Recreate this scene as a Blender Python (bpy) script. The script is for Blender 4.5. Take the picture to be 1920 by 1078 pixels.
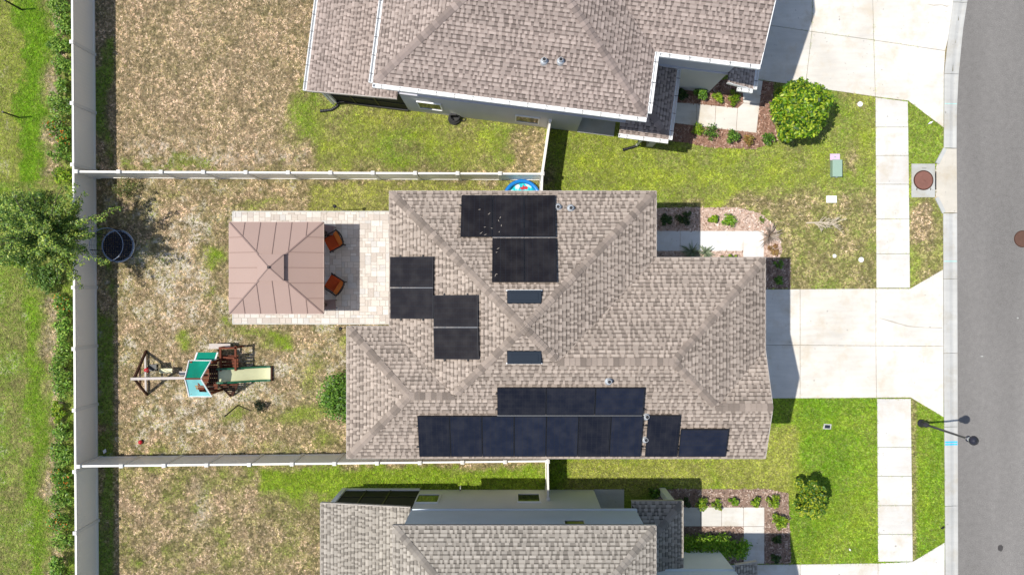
import bpy, math, random
import numpy as np
from mathutils import Vector, Matrix

# ------------------------------------------------------------------ scene
for o in list(bpy.data.objects):
    bpy.data.objects.remove(o)
scene = bpy.context.scene
R = math.radians
H, PPM = 35.0, 44.0                  # camera height, ground pixels per metre of the survey sketch

cam_d = bpy.data.cameras.new('camera')
cam = bpy.data.objects.new('camera', cam_d)
scene.collection.objects.link(cam)
cam.location = (0, 0, H)
cam_d.sensor_width = 36
cam_d.lens = 36 * PPM * H / 1920
cam_d.clip_end = 3000
scene.camera = cam

SHX, SHY = 0.478, 0.036              # horizontal travel of a shadow per metre of height
sun_vec = Vector((-SHX, -SHY, 1)).normalized()
world = bpy.data.worlds.new('World')
scene.world = world
world.use_nodes = True
wn = world.node_tree
sky = wn.nodes.new('ShaderNodeTexSky')
sky.sky_type = 'NISHITA'
sky.sun_disc = False
sky.sun_elevation = math.asin(sun_vec.z)
sky.sun_rotation = math.atan2(sun_vec.x, sun_vec.y)
sky.air_density = 1.0
sky.dust_density = 1.0
wn.links.new(sky.outputs[0], wn.nodes['Background'].inputs[0])
wn.nodes['Background'].inputs[1].default_value = 0.125
sun_d = bpy.data.lights.new('sun', 'SUN')
sun_d.energy = 4.3
sun_d.angle = R(0.53)
sun_d.color = (1.0, 0.955, 0.88)
sun = bpy.data.objects.new('sun', sun_d)
scene.collection.objects.link(sun)
sun.rotation_euler = sun_vec.to_track_quat('Z', 'Y').to_euler()
sun.location = (-20, -2, 40)
scene.view_settings.view_transform = 'Standard'
scene.view_settings.look = 'None'
scene.view_settings.exposure = 0.22
scene.view_settings.gamma = 1
scene.view_settings.use_curve_mapping = False

# ------------------------------------------------------------------ helpers
col = scene.collection
rng = np.random.default_rng(7)
random.seed(11)
WLOC = {}

def U(px, py, z=0.0):
    k = (H - z) / (H * PPM)
    return Vector(((px - 960) * k, (539 - py) * k, z))

def G2(px, py):
    return ((px - 960) / PPM, (539 - py) / PPM)

def link(o):
    col.objects.link(o)
    return o

def tag(o, label=None, cat=None, group=None, kind=None):
    if label: o['label'] = label
    if cat: o['category'] = cat
    if group: o['group'] = group
    if kind: o['kind'] = kind
    return o

def thing(name, label, cat, loc=(0, 0, 0), group=None):
    o = bpy.data.objects.new(name, None)
    o.empty_display_size = 0.2
    link(o)
    o.location = loc
    WLOC[o.name] = Vector(loc)
    return tag(o, label, cat, group)

def set_parent(o, parent):
    if parent is not None:
        o.parent = parent
        o.matrix_parent_inverse = Matrix.Translation(-WLOC.get(parent.name, Vector((0, 0, 0))))

def mesh_obj(name, me, mat, parent=None, loc=None):
    o = bpy.data.objects.new(name, me)
    if mat is not None and len(me.materials) == 0:
        me.materials.append(mat)
    link(o)
    if loc is not None:
        o.location = loc
        WLOC[o.name] = Vector(loc)
    set_parent(o, parent)
    return o

class MB:
    """collects polygons; build() links them as one mesh object"""
    def __init__(s):
        s.v, s.f, s.c, s.smooth = [], [], [], False
    def add(s, pts, faces, c=(1, 1, 1)):
        b = len(s.v)
        s.v += [tuple(p) for p in pts]
        s.c += [tuple(c)] * len(pts)
        s.f += [tuple(b + i for i in f) for f in faces]
        return s
    def quad(s, a, b, c_, d, c=(1, 1, 1)):
        return s.add([a, b, c_, d], [(0, 1, 2, 3)], c)
    def box(s, x0, x1, y0, y1, z0, z1, c=(1, 1, 1)):
        return s.hexa([(x0, y0, z0), (x1, y0, z0), (x1, y1, z0), (x0, y1, z0)],
                      [(x0, y0, z1), (x1, y0, z1), (x1, y1, z1), (x0, y1, z1)], c)
    def hexa(s, lo, hi, c=(1, 1, 1)):
        n = len(lo)
        f = [tuple(range(n - 1, -1, -1)), tuple(range(n, 2 * n))]
        f += [(i, (i + 1) % n, n + (i + 1) % n, n + i) for i in range(n)]
        return s.add(list(lo) + list(hi), f, c)
    def prism(s, poly, z0, z1, c=(1, 1, 1)):
        if area2(poly) < 0: poly = list(poly)[::-1]
        return s.hexa([(p[0], p[1], z0) for p in poly], [(p[0], p[1], z1) for p in poly], c)
    def slab(s, poly, z0, z1, bev=0.012, c=(1, 1, 1)):
        """prism with a chamfered top edge"""
        if area2(poly) < 0: poly = list(poly)[::-1]
        n = len(poly)
        cx = sum(p[0] for p in poly) / n; cy = sum(p[1] for p in poly) / n
        ins = inset(poly, bev)
        lo = [(p[0], p[1], z0) for p in poly]; mi = [(p[0], p[1], z1 - bev) for p in poly]
        hi = [(p[0], p[1], z1) for p in ins]
        f = [tuple(range(2 * n, 3 * n))]
        for i in range(n):
            j = (i + 1) % n
            f += [(i, j, n + j, n + i), (n + i, n + j, 2 * n + j, 2 * n + i)]
        return s.add(lo + mi + hi, f, c)
    def bar(s, a, b, w, h=None, c=(1, 1, 1), up=(0, 0, 1)):
        """square bar from a to b"""
        a, b = Vector(a), Vector(b)
        h = h or w
        d = (b - a).normalized()
        u = Vector(up)
        if abs(d.dot(u)) > 0.95: u = Vector((0, 1, 0))
        sx = d.cross(u).normalized() * (w / 2)
        sy = sx.cross(d).normalized() * (h / 2)
        q = [-sx - sy, sx - sy, sx + sy, -sx + sy]
        return s.hexa([a + k for k in q], [b + k for k in q], c)
    def tube(s, pts, r, n=8, c=(1, 1, 1), cap=True):
        pts = [Vector(p) for p in pts]
        rs = r if isinstance(r, (list, tuple)) else [r] * len(pts)
        rings = []
        b = len(s.v)
        for i, p in enumerate(pts):
            d = (pts[min(i + 1, len(pts) - 1)] - pts[max(i - 1, 0)])
            if d.length < 1e-9: d = Vector((0, 0, 1))
            d.normalize()
            u = Vector((0, 0, 1)) if abs(d.z) < 0.9 else Vector((1, 0, 0))
            x = d.cross(u).normalized(); y = x.cross(d).normalized()
            s.v += [tuple(p + (x * math.cos(t) + y * math.sin(t)) * rs[i]) for t in [2 * math.pi * k / n for k in range(n)]]
            s.c += [tuple(c)] * n
        for i in range(len(pts) - 1):
            for k in range(n):
                s.f.append((b + i * n + k, b + i * n + (k + 1) % n, b + (i + 1) * n + (k + 1) % n, b + (i + 1) * n + k))
        if cap:
            s.f.append(tuple(b + k for k in range(n))[::-1])
            s.f.append(tuple(b + (len(pts) - 1) * n + k for k in range(n)))
        return s
    def torus(s, ctr, R0, r, n=32, m=8, c=(1, 1, 1), ax=None, tilt=None):
        b = len(s.v)
        M = tilt or Matrix.Identity(3)
        ctr = Vector(ctr)
        for i in range(n):
            t = 2 * math.pi * i / n
            for k in range(m):
                q = 2 * math.pi * k / m
                p = Vector(((R0 + r * math.cos(q)) * math.cos(t), (R0 + r * math.cos(q)) * math.sin(t), r * math.sin(q)))
                s.v.append(tuple(ctr + M @ p)); s.c.append(tuple(c))
        for i in range(n):
            for k in range(m):
                s.f.append((b + i * m + k, b + ((i + 1) % n) * m + k, b + ((i + 1) % n) * m + (k + 1) % m, b + i * m + (k + 1) % m))
        return s
    def lathe(s, ctr, prof, n=24, c=(1, 1, 1)):
        """prof: list of (radius, z)"""
        b = len(s.v)
        for (r, z) in prof:
            for k in range(n):
                t = 2 * math.pi * k / n
                s.v.append((ctr[0] + r * math.cos(t), ctr[1] + r * math.sin(t), ctr[2] + z)); s.c.append(tuple(c))
        for i in range(len(prof) - 1):
            for k in range(n):
                s.f.append((b + i * n + k, b + i * n + (k + 1) % n, b + (i + 1) * n + (k + 1) % n, b + (i + 1) * n + k))
        s.f.append(tuple(b + (len(prof) - 1) * n + k for k in range(n)))
        return s
    def mesh(s, name):
        me = bpy.data.meshes.new(name)
        me.from_pydata(s.v, [], s.f)
        a = me.color_attributes.new('Col', 'FLOAT_COLOR', 'POINT')
        arr = np.ones((len(s.v), 4), dtype=np.float32); arr[:, :3] = np.array(s.c, dtype=np.float32)
        a.data.foreach_set('color', arr.ravel())
        if s.smooth:
            me.polygons.foreach_set('use_smooth', [True] * len(me.polygons))
        me.update()
        return me
    def build(s, name, mat, parent=None, loc=None):
        """world-space points; loc re-bases the origin"""
        if loc is not None:
            L = Vector(loc)
            s.v = [(p[0] - L.x, p[1] - L.y, p[2] - L.z) for p in s.v]
        return mesh_obj(name, s.mesh(name), mat, parent, loc)

def area2(p):
    return sum(p[i][0] * p[(i + 1) % len(p)][1] - p[(i + 1) % len(p)][0] * p[i][1] for i in range(len(p)))

def inset(poly, d):
    """offset a counter-clockwise polygon inwards by d"""
    n = len(poly); out = []
    for i in range(n):
        a, b, c = Vector(poly[i - 1][:2]), Vector(poly[i][:2]), Vector(poly[(i + 1) % n][:2])
        e1 = (b - a).normalized(); e2 = (c - b).normalized()
        n1 = Vector((-e1.y, e1.x)); n2 = Vector((-e2.y, e2.x))
        m = (n1 + n2)
        if m.length < 1e-6: m = n1
        m.normalize()
        out.append(tuple(b + m * (d / max(0.3, m.dot(n1)))))
    return out

def arr_mesh(name, V, F, C=None, smooth=False):
    """numpy mesh: V (n,3), F (m,k) all the same k"""
    me = bpy.data.meshes.new(name)
    V = np.asarray(V, dtype=np.float32); F = np.asarray(F, dtype=np.int32)
    me.vertices.add(len(V)); me.vertices.foreach_set('co', V.ravel())
    m, k = F.shape
    me.loops.add(m * k); me.loops.foreach_set('vertex_index', F.ravel())
    me.polygons.add(m)
    me.polygons.foreach_set('loop_start', np.arange(0, m * k, k, dtype=np.int32))
    me.polygons.foreach_set('loop_total', np.full(m, k, dtype=np.int32))
    if smooth: me.polygons.foreach_set('use_smooth', np.ones(m, dtype=bool))
    if C is not None:
        a = me.color_attributes.new('Col', 'FLOAT_COLOR', 'POINT')
        arr = np.ones((len(V), 4), dtype=np.float32); arr[:, :3] = C
        a.data.foreach_set('color', arr.ravel())
    me.update(calc_edges=True)
    return me

def copy_tree(o, parent=None):
    c = o.copy(); link(c)
    WLOC[c.name] = WLOC.get(o.name, Vector((0, 0, 0))).copy()
    if parent is not None: c.parent = parent
    for ch in list(o.children): copy_tree(ch, c)
    return c

def in_poly(x, y, poly):
    inside = np.zeros(x.shape, dtype=bool)
    n = len(poly)
    for i in range(n):
        x0, y0 = poly[i]; x1, y1 = poly[(i + 1) % n]
        if y0 == y1: continue
        c = ((y0 > y) != (y1 > y)) & (x < (x1 - x0) * (y - y0) / (y1 - y0) + x0)
        inside ^= c
    return inside

_tab = {}
def vnoise(x, y, seed=0):
    if seed not in _tab: _tab[seed] = np.random.default_rng(1000 + seed).random((256, 256))
    t = _tab[seed]
    xi = np.floor(x).astype(int); yi = np.floor(y).astype(int)
    fx = x - xi; fy = y - yi
    fx = fx * fx * (3 - 2 * fx); fy = fy * fy * (3 - 2 * fy)
    g = lambda i, j: t[(xi + i) % 256, (yi + j) % 256]
    return (g(0, 0) * (1 - fx) + g(1, 0) * fx) * (1 - fy) + (g(0, 1) * (1 - fx) + g(1, 1) * fx) * fy

def fbm(x, y, seed=0, octv=4):
    r, a, tot = 0, 1.0, 0
    for k in range(octv):
        r = r + a * vnoise(x * 2 ** k, y * 2 ** k, seed + k); tot += a; a *= 0.55
    return r / tot

def sstep(a, b, x):
    t = np.clip((x - a) / (b - a), 0, 1)
    return t * t * (3 - 2 * t)

# ------------------------------------------------------------------ materials
def nodes_of(name):
    m = bpy.data.materials.new(name); m.use_nodes = True
    nt = m.node_tree
    return m, nt, nt.nodes['Principled BSDF']

def mk(name, color, rough=0.6, spec=0.4, attr=False, var=0.0, vscale=3.0, vscale2=None, bump=0.0, bscale=60.0, metal=0.0, objrand=0.0, detail=6):
    """principled material: flat colour or the Col attribute, times noise variation, with a fine bump"""
    m, nt, b = nodes_of(name)
    N, Lk = nt.nodes.new, nt.links.new
    b.inputs['Roughness'].default_value = rough
    b.inputs['Specular IOR Level'].default_value = spec
    b.inputs['Metallic'].default_value = metal
    tc = N('ShaderNodeTexCoord')
    if attr:
        a = N('ShaderNodeAttribute'); a.attribute_name = 'Col'; out = a.outputs['Color']
    else:
        rgb = N('ShaderNodeRGB'); rgb.outputs[0].default_value = (*color, 1); out = rgb.outputs[0]
    def times(out, val, lo, hi):
        mr = N('ShaderNodeMapRange'); mr.inputs['To Min'].default_value = lo; mr.inputs['To Max'].default_value = hi
        Lk(val, mr.inputs['Value'])
        mx = N('ShaderNodeVectorMath'); mx.operation = 'SCALE'
        Lk(out, mx.inputs[0]); Lk(mr.outputs[0], mx.inputs['Scale'])
        return mx.outputs[0]
    if var:
        for sc in ([vscale] if not vscale2 else [vscale, vscale2]):
            nz = N('ShaderNodeTexNoise'); nz.inputs['Scale'].default_value = sc; nz.inputs['Detail'].default_value = detail
            Lk(tc.outputs['Object'], nz.inputs['Vector'])
            out = times(out, nz.outputs['Fac'], 1 - var * 1.6, 1 + var * 1.6)
    if objrand:
        oi = N('ShaderNodeObjectInfo')
        out = times(out, oi.outputs['Random'], 1 - objrand, 1 + objrand)
    Lk(out, b.inputs['Base Color'])
    if bump:
        nz = N('ShaderNodeTexNoise'); nz.inputs['Scale'].default_value = bscale; nz.inputs['Detail'].default_value = 4
        Lk(tc.outputs['Object'], nz.inputs['Vector'])
        bp = N('ShaderNodeBump'); bp.inputs['Strength'].default_value = bump; bp.inputs['Distance'].default_value = 0.02
        Lk(nz.outputs['Fac'], bp.inputs['Height']); Lk(bp.outputs[0], b.inputs['Normal'])
    return m

def mk_leaf(name, trans=0.35):
    m, nt, b = nodes_of(name)
    N, Lk = nt.nodes.new, nt.links.new
    a = N('ShaderNodeAttribute'); a.attribute_name = 'Col'
    b.inputs['Roughness'].default_value = 0.45
    b.inputs['Specular IOR Level'].default_value = 0.35
    Lk(a.outputs['Color'], b.inputs['Base Color'])
    t = N('ShaderNodeBsdfTranslucent'); Lk(a.outputs['Color'], t.inputs['Color'])
    mx = N('ShaderNodeMixShader'); mx.inputs[0].default_value = trans
    Lk(b.outputs[0], mx.inputs[1]); Lk(t.outputs[0], mx.inputs[2])
    Lk(mx.outputs[0], nt.nodes['Material Output'].inputs['Surface'])
    return m

def mk_ground():
    m, nt, b = nodes_of('ground_soil_and_grass')
    N, Lk = nt.nodes.new, nt.links.new
    tc = N('ShaderNodeTexCoord')
    a = N('ShaderNodeAttribute'); a.attribute_name = 'Col'
    out = a.outputs['Color']
    for sc, lo, hi in ((2.2, 0.75, 1.25), (11.0, 0.45, 1.55), (34.0, 0.4, 1.6)):
        nz = N('ShaderNodeTexNoise'); nz.inputs['Scale'].default_value = sc; nz.inputs['Detail'].default_value = 5
        nz.inputs['Roughness'].default_value = 0.65
        Lk(tc.outputs['Object'], nz.inputs['Vector'])
        mr = N('ShaderNodeMapRange'); mr.inputs['From Min'].default_value = 0.28; mr.inputs['From Max'].default_value = 0.72
        mr.inputs['To Min'].default_value = lo; mr.inputs['To Max'].default_value = hi
        Lk(nz.outputs['Fac'], mr.inputs['Value'])
        mx = N('ShaderNodeVectorMath'); mx.operation = 'SCALE'
        Lk(out, mx.inputs[0]); Lk(mr.outputs[0], mx.inputs['Scale']); out = mx.outputs[0]
    Lk(out, b.inputs['Base Color'])
    b.inputs['Roughness'].default_value = 0.95; b.inputs['Specular IOR Level'].default_value = 0.1
    nz = N('ShaderNodeTexNoise'); nz.inputs['Scale'].default_value = 22; nz.inputs['Detail'].default_value = 6
    Lk(tc.outputs['Object'], nz.inputs['Vector'])
    bp = N('ShaderNodeBump'); bp.inputs['Strength'].default_value = 0.9; bp.inputs['Distance'].default_value = 0.06
    Lk(nz.outputs['Fac'], bp.inputs['Height']); Lk(bp.outputs[0], b.inputs['Normal'])
    return m

def mk_concrete(name, color, stain=0.12):
    m, nt, b = nodes_of(name)
    N, Lk = nt.nodes.new, nt.links.new
    tc = N('ShaderNodeNewGeometry'); oi = N('ShaderNodeObjectInfo')
    rgb = N('ShaderNodeRGB'); rgb.outputs[0].default_value = (*color, 1)
    out = rgb.outputs[0]
    # broad tint patches, brushed streaks, fine grain
    for sc, st, lo, hi in ((0.55, (1, 1, 1), 1 - stain, 1 + stain), (2.6, (0.35, 2.0, 1), 1 - stain * 0.6, 1 + stain * 0.6), (70, (1, 1, 1), 0.93, 1.07)):
        mp = N('ShaderNodeMapping'); mp.inputs['Scale'].default_value = st
        Lk(tc.outputs['Position'], mp.inputs['Vector'])
        nz = N('ShaderNodeTexNoise'); nz.inputs['Scale'].default_value = sc; nz.inputs['Detail'].default_value = 6
        Lk(mp.outputs[0], nz.inputs['Vector'])
        mr = N('ShaderNodeMapRange'); mr.inputs['From Min'].default_value = 0.3; mr.inputs['From Max'].default_value = 0.7
        mr.inputs['To Min'].default_value = lo; mr.inputs['To Max'].default_value = hi
        Lk(nz.outputs['Fac'], mr.inputs['Value'])
        mx = N('ShaderNodeVectorMath'); mx.operation = 'SCALE'
        Lk(out, mx.inputs[0]); Lk(mr.outputs[0], mx.inputs['Scale']); out = mx.outputs[0]
    mr = N('ShaderNodeMapRange'); mr.inputs['To Min'].default_value = 0.95; mr.inputs['To Max'].default_value = 1.04
    Lk(oi.outputs['Random'], mr.inputs['Value'])
    mx = N('ShaderNodeVectorMath'); mx.operation = 'SCALE'
    Lk(out, mx.inputs[0]); Lk(mr.outputs[0], mx.inputs['Scale']); out = mx.outputs[0]
    # rusty and dark scattered marks
    nz = N('ShaderNodeTexNoise'); nz.inputs['Scale'].default_value = 0.9; nz.inputs['Detail'].default_value = 8; nz.inputs['Roughness'].default_value = 0.7
    Lk(tc.outputs['Position'], nz.inputs['Vector'])
    mr = N('ShaderNodeMapRange'); mr.inputs['From Min'].default_value = 0.50; mr.inputs['From Max'].default_value = 0.70; mr.inputs['To Max'].default_value = 0.85
    Lk(nz.outputs['Fac'], mr.inputs['Value'])
    mix = N('ShaderNodeMix'); mix.data_type = 'RGBA'; mix.inputs[7].default_value = (color[0] * 0.84, color[1] * 0.77, color[2] * 0.66, 1)
    Lk(mr.outputs[0], mix.inputs[0]); Lk(out, mix.inputs[6]); out = mix.outputs[2]
    nz = N('ShaderNodeTexNoise'); nz.inputs['Scale'].default_value = 7.5; nz.inputs['Detail'].default_value = 3
    Lk(tc.outputs['Position'], nz.inputs['Vector'])
    mr = N('ShaderNodeMapRange'); mr.inputs['From Min'].default_value = 0.70; mr.inputs['From Max'].default_value = 0.75; mr.inputs['To Max'].default_value = 0.6
    Lk(nz.outputs['Fac'], mr.inputs['Value'])
    mix = N('ShaderNodeMix'); mix.data_type = 'RGBA'; mix.inputs[7].default_value = (0.16, 0.15, 0.13, 1)
    Lk(mr.outputs[0], mix.inputs[0]); Lk(out, mix.inputs[6]); out = mix.outputs[2]
    Lk(out, b.inputs['Base Color'])
    b.inputs['Roughness'].default_value = 0.85; b.inputs['Specular IOR Level'].default_value = 0.25
    nz = N('ShaderNodeTexNoise'); nz.inputs['Scale'].default_value = 120
    Lk(tc.outputs['Position'], nz.inputs['Vector'])
    bp = N('ShaderNodeBump'); bp.inputs['Strength'].default_value = 0.25; bp.inputs['Distance'].default_value = 0.01
    Lk(nz.outputs['Fac'], bp.inputs['Height']); Lk(bp.outputs[0], b.inputs['Normal'])
    return m

def mk_asphalt():
    m, nt, b = nodes_of('asphalt')
    N, Lk = nt.nodes.new, nt.links.new
    tc = N('ShaderNodeTexCoord')
    rgb = N('ShaderNodeRGB'); rgb.outputs[0].default_value = (0.194, 0.184, 0.172, 1); out = rgb.outputs[0]
    for sc, lo, hi, st in ((0.5, 0.85, 1.15, (1, 0.12, 1)), (5, 0.93, 1.07, (1, 1, 1)), (28, 0.78, 1.22, (1, 1, 1)), (90, 0.6, 1.4, (1, 1, 1))):
        mp = N('ShaderNodeMapping'); mp.inputs['Scale'].default_value = st
        Lk(tc.outputs['Object'], mp.inputs['Vector'])
        nz = N('ShaderNodeTexNoise'); nz.inputs['Scale'].default_value = sc; nz.inputs['Detail'].default_value = 3
        Lk(mp.outputs[0], nz.inputs['Vector'])
        mr = N('ShaderNodeMapRange'); mr.inputs['From Min'].default_value = 0.3; mr.inputs['From Max'].default_value = 0.7
        mr.inputs['To Min'].default_value = lo; mr.inputs['To Max'].default_value = hi
        Lk(nz.outputs['Fac'], mr.inputs['Value'])
        mx = N('ShaderNodeVectorMath'); mx.operation = 'SCALE'
        Lk(out, mx.inputs[0]); Lk(mr.outputs[0], mx.inputs['Scale']); out = mx.outputs[0]
    Lk(out, b.inputs['Base Color'])
    b.inputs['Roughness'].default_value = 0.9; b.inputs['Specular IOR Level'].default_value = 0.2
    nz = N('ShaderNodeTexNoise'); nz.inputs['Scale'].default_value = 80
    Lk(tc.outputs['Object'], nz.inputs['Vector'])
    bp = N('ShaderNodeBump'); bp.inputs['Strength'].default_value = 0.6; bp.inputs['Distance'].default_value = 0.01
    Lk(nz.outputs['Fac'], bp.inputs['Height']); Lk(bp.outputs[0], b.inputs['Normal'])
    return m

def mk_solar(name, ca, cb):
    m, nt, b = nodes_of(name)
    N, Lk = nt.nodes.new, nt.links.new
    tc = N('ShaderNodeTexCoord'); oi = N('ShaderNodeObjectInfo')
    at = N('ShaderNodeAttribute'); at.attribute_name = 'Col'     # r,g = position on the panel in metres
    sep = N('ShaderNodeSeparateColor'); Lk(at.outputs['Color'], sep.inputs[0])
    def line(src, pitch, width):
        d = N('ShaderNodeMath'); d.operation = 'DIVIDE'; d.inputs[1].default_value = pitch; Lk(src, d.inputs[0])
        f = N('ShaderNodeMath'); f.operation = 'FRACT'; Lk(d.outputs[0], f.inputs[0])
        l = N('ShaderNodeMath'); l.operation = 'LESS_THAN'; l.inputs[1].default_value = width / pitch; Lk(f.outputs[0], l.inputs[0])
        return l.outputs[0]
    l1 = line(sep.outputs[0], 0.182, 0.014); l2 = line(sep.outputs[1], 0.0935, 0.007)
    mxm = N('ShaderNodeMath'); mxm.operation = 'MAXIMUM'; Lk(l1, mxm.inputs[0]); Lk(l2, mxm.inputs[1])
    ramp = N('ShaderNodeValToRGB')
    ramp.color_ramp.elements[0].color = (*ca, 1); ramp.color_ramp.elements[1].color = (*cb, 1)
    Lk(oi.outputs['Random'], ramp.inputs[0])
    mix = N('ShaderNodeMix'); mix.data_type = 'RGBA'; mix.inputs[7].default_value = (0.017, 0.018, 0.023, 1)
    Lk(mxm.outputs[0], mix.inputs[0]); Lk(ramp.outputs[0], mix.inputs[6])
    # dust film
    nz = N('ShaderNodeTexNoise'); nz.inputs['Scale'].default_value = 2.5; nz.inputs['Detail'].default_value = 6
    Lk(tc.outputs['Object'], nz.inputs['Vector'])
    mr = N('ShaderNodeMapRange'); mr.inputs['From Min'].default_value = 0.4; mr.inputs['From Max'].default_value = 0.8; mr.inputs['To Max'].default_value = 0.10
    Lk(nz.outputs['Fac'], mr.inputs['Value'])
    mix2 = N('ShaderNodeMix'); mix2.data_type = 'RGBA'; mix2.inputs[7].default_value = (0.16, 0.15, 0.14, 1)
    Lk(mr.outputs[0], mix2.inputs[0]); Lk(mix.outputs[2], mix2.inputs[6])
    Lk(mix2.outputs[2], b.inputs['Base Color'])
    b.inputs['Roughness'].default_value = 0.22; b.inputs['IOR'].default_value = 1.35
    b.inputs['Specular IOR Level'].default_value = 0.3
    return m

M = {}
M['ground'] = mk_ground()
M['grass'] = mk_leaf('grass_blades', 0.25)
M['leaf'] = mk_leaf('leaves', 0.3)
M['concrete'] = mk_concrete('driveway_concrete', (0.635, 0.600, 0.540), 0.11)
M['walk'] = mk_concrete('sidewalk_concrete', (0.610, 0.587, 0.546), 0.09)
M['path'] = mk_concrete('new_path_concrete', (0.70, 0.69, 0.665), 0.04)
M['kerb'] = mk_concrete('kerb_concrete', (0.470, 0.465, 0.437), 0.09)
M['inlet'] = mk_concrete('inlet_concrete', (0.44, 0.445, 0.42), 0.10)
M['apron'] = mk_concrete('apron_concrete', (0.54, 0.50, 0.425), 0.06)
M['joint'] = mk('joint_sand', (0.13, 0.115, 0.09), 0.95, 0.1)
M['asphalt'] = mk_asphalt()
M['shingle'] = mk('shingle_granules', (1, 1, 1), 0.95, 0.15, attr=True, var=0.10, vscale=1.3, vscale2=55, bump=0.5, bscale=140)
M['cap_tan'] = mk('cap_granules_tan', (0.262, 0.214, 0.178), 0.95, 0.15, var=0.06, vscale=30, bump=0.4, bscale=140, objrand=0.30)
M['cap_pink'] = mk('cap_granules_pink', (0.266, 0.214, 0.188), 0.95, 0.15, var=0.06, vscale=30, bump=0.4, bscale=140, objrand=0.28)
M['cap_grey'] = mk('cap_granules_grey', (0.245, 0.219, 0.188), 0.95, 0.15, var=0.06, vscale=30, bump=0.4, bscale=140, objrand=0.28)
M['deck'] = mk('roof_felt', (0.10, 0.085, 0.075), 0.95, 0.1)
M['drip'] = mk('drip_edge', (0.42, 0.38, 0.34), 0.6)
M['soffit'] = mk('soffit_paint', (0.6, 0.6, 0.6), 0.7)
M['stucco_blue'] = mk('stucco_pale_blue', (0.70, 0.765, 0.81), 0.9, 0.15, var=0.05, vscale=1.0, bump=0.35, bscale=90)
M['stucco_warm'] = mk('stucco_pale_grey', (0.76, 0.77, 0.755), 0.9, 0.15, var=0.05, vscale=1.0, bump=0.35, bscale=90)
M['stucco_grey'] = mk('stucco_grey', (0.56, 0.555, 0.59), 0.9, 0.15, var=0.05, vscale=1.0, bump=0.35, bscale=90)
M['stucco_greyw'] = mk('stucco_warm_grey', (0.56, 0.55, 0.54), 0.9, 0.15, var=0.05, vscale=1.0, bump=0.35, bscale=90)
M['stucco_tan'] = mk('stucco_tan', (0.55, 0.50, 0.43), 0.9, 0.15, var=0.05, vscale=1.0, bump=0.35, bscale=90)
M['white'] = mk('white_paint', (0.80, 0.80, 0.78), 0.45)
M['vinyl'] = mk('vinyl', (0.85, 0.815, 0.745), 0.4, 0.4, var=0.025, vscale=0.8)
M['vinyl_white'] = mk('vinyl_white', (0.72, 0.70, 0.655), 0.4, 0.4)
M['glass'] = mk('window_glass', (0.02, 0.025, 0.03), 0.08, 0.25)
M['screen'] = mk('insect_screen', (0.018, 0.020, 0.020), 0.7, 0.2)
M['black'] = mk('black_metal', (0.012, 0.012, 0.014), 0.45)
M['lampmetal'] = mk('lamp_metal', (0.020, 0.020, 0.032), 0.4, 0.5)
M['plastic_black'] = mk('black_plastic', (0.015, 0.015, 0.016), 0.5)
M['galv'] = mk('galvanised', (0.55, 0.57, 0.58), 0.4, metal=0.5)
M['ventgrey'] = mk('vent_paint', (0.020, 0.028, 0.040), 0.6, 0.12)
M['solar_black'] = mk_solar('black_solar_cells', (0.012, 0.010, 0.011), (0.016, 0.014, 0.016)); M['solar_skytint'] = mk_solar('skytint_solar_cells', (0.009, 0.010, 0.016), (0.012, 0.016, 0.031))  # second one: same panels with blue sky reflection mixed into the cell colour
M['solarframe'] = mk('panel_frame', (0.03, 0.03, 0.034), 0.35, metal=0.6)
M['alu'] = mk('aluminium', (0.50, 0.52, 0.56), 0.35, metal=0.8)
M['skirt'] = mk('skirt_metal', (0.22, 0.23, 0.25), 0.45, metal=0.5)
M['gazebo'] = mk('gazebo_steel', (0.362, 0.256, 0.215), 0.5, 0.35, var=0.03, vscale=1.2)
M['gazebo_trim'] = mk('gazebo_seam', (0.235, 0.160, 0.138), 0.5, 0.35)
M['gazebo_dark'] = mk('gazebo_post', (0.045, 0.032, 0.030), 0.5)
M['cushion'] = mk('cushion_rust', (0.48, 0.075, 0.020), 0.85, 0.1, var=0.08, vscale=8)
M['cushion2'] = mk('cushion_orange', (0.66, 0.18, 0.035), 0.85, 0.1, var=0.08, vscale=8)
M['wicker'] = mk('wicker', (0.022, 0.016, 0.014), 0.6, bump=0.6, bscale=120)
M['wood_red'] = mk('stained_cedar', (0.135, 0.036, 0.016), 0.7, 0.2, var=0.2, vscale=14)
M['wood_dark'] = mk('dark_timber', (0.060, 0.026, 0.016), 0.75, 0.2, var=0.2, vscale=14)
M['wood_pale'] = mk('bleached_timber', (0.48, 0.43, 0.39), 0.8, 0.2, var=0.15, vscale=14)
M['tarp'] = mk('green_tarp', (0.0, 0.235, 0.150), 0.45, 0.4, var=0.12, vscale=5)
M['tarp_pale'] = mk('faded_tarp', (0.20, 0.50, 0.50), 0.5, 0.4, var=0.10, vscale=5)
M['slide'] = mk('slide_cream', (0.66, 0.66, 0.40), 0.4, 0.4, var=0.06, vscale=4)
M['slide_green'] = mk('slide_green', (0.012, 0.105, 0.050), 0.4, 0.4)
M['red'] = mk('red_plastic', (0.45, 0.015, 0.025), 0.4)
M['yellow'] = mk('pale_yellow_plastic', (0.62, 0.58, 0.33), 0.5)
M['pool_blue'] = mk('pool_blue', (0.008, 0.19, 0.56), 0.25, 0.5)
M['pool_dark'] = mk('pool_dark_blue', (0.004, 0.055, 0.30), 0.25, 0.5)
M['pool_pale'] = mk('pool_pale_blue', (0.22, 0.52, 0.66), 0.3, 0.5)
M['navy_net'] = mk('navy_net', (0.010, 0.014, 0.030), 0.7)
M['pad_blue'] = mk('faded_pad', (0.24, 0.29, 0.38), 0.6, var=0.15, vscale=9)
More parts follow.
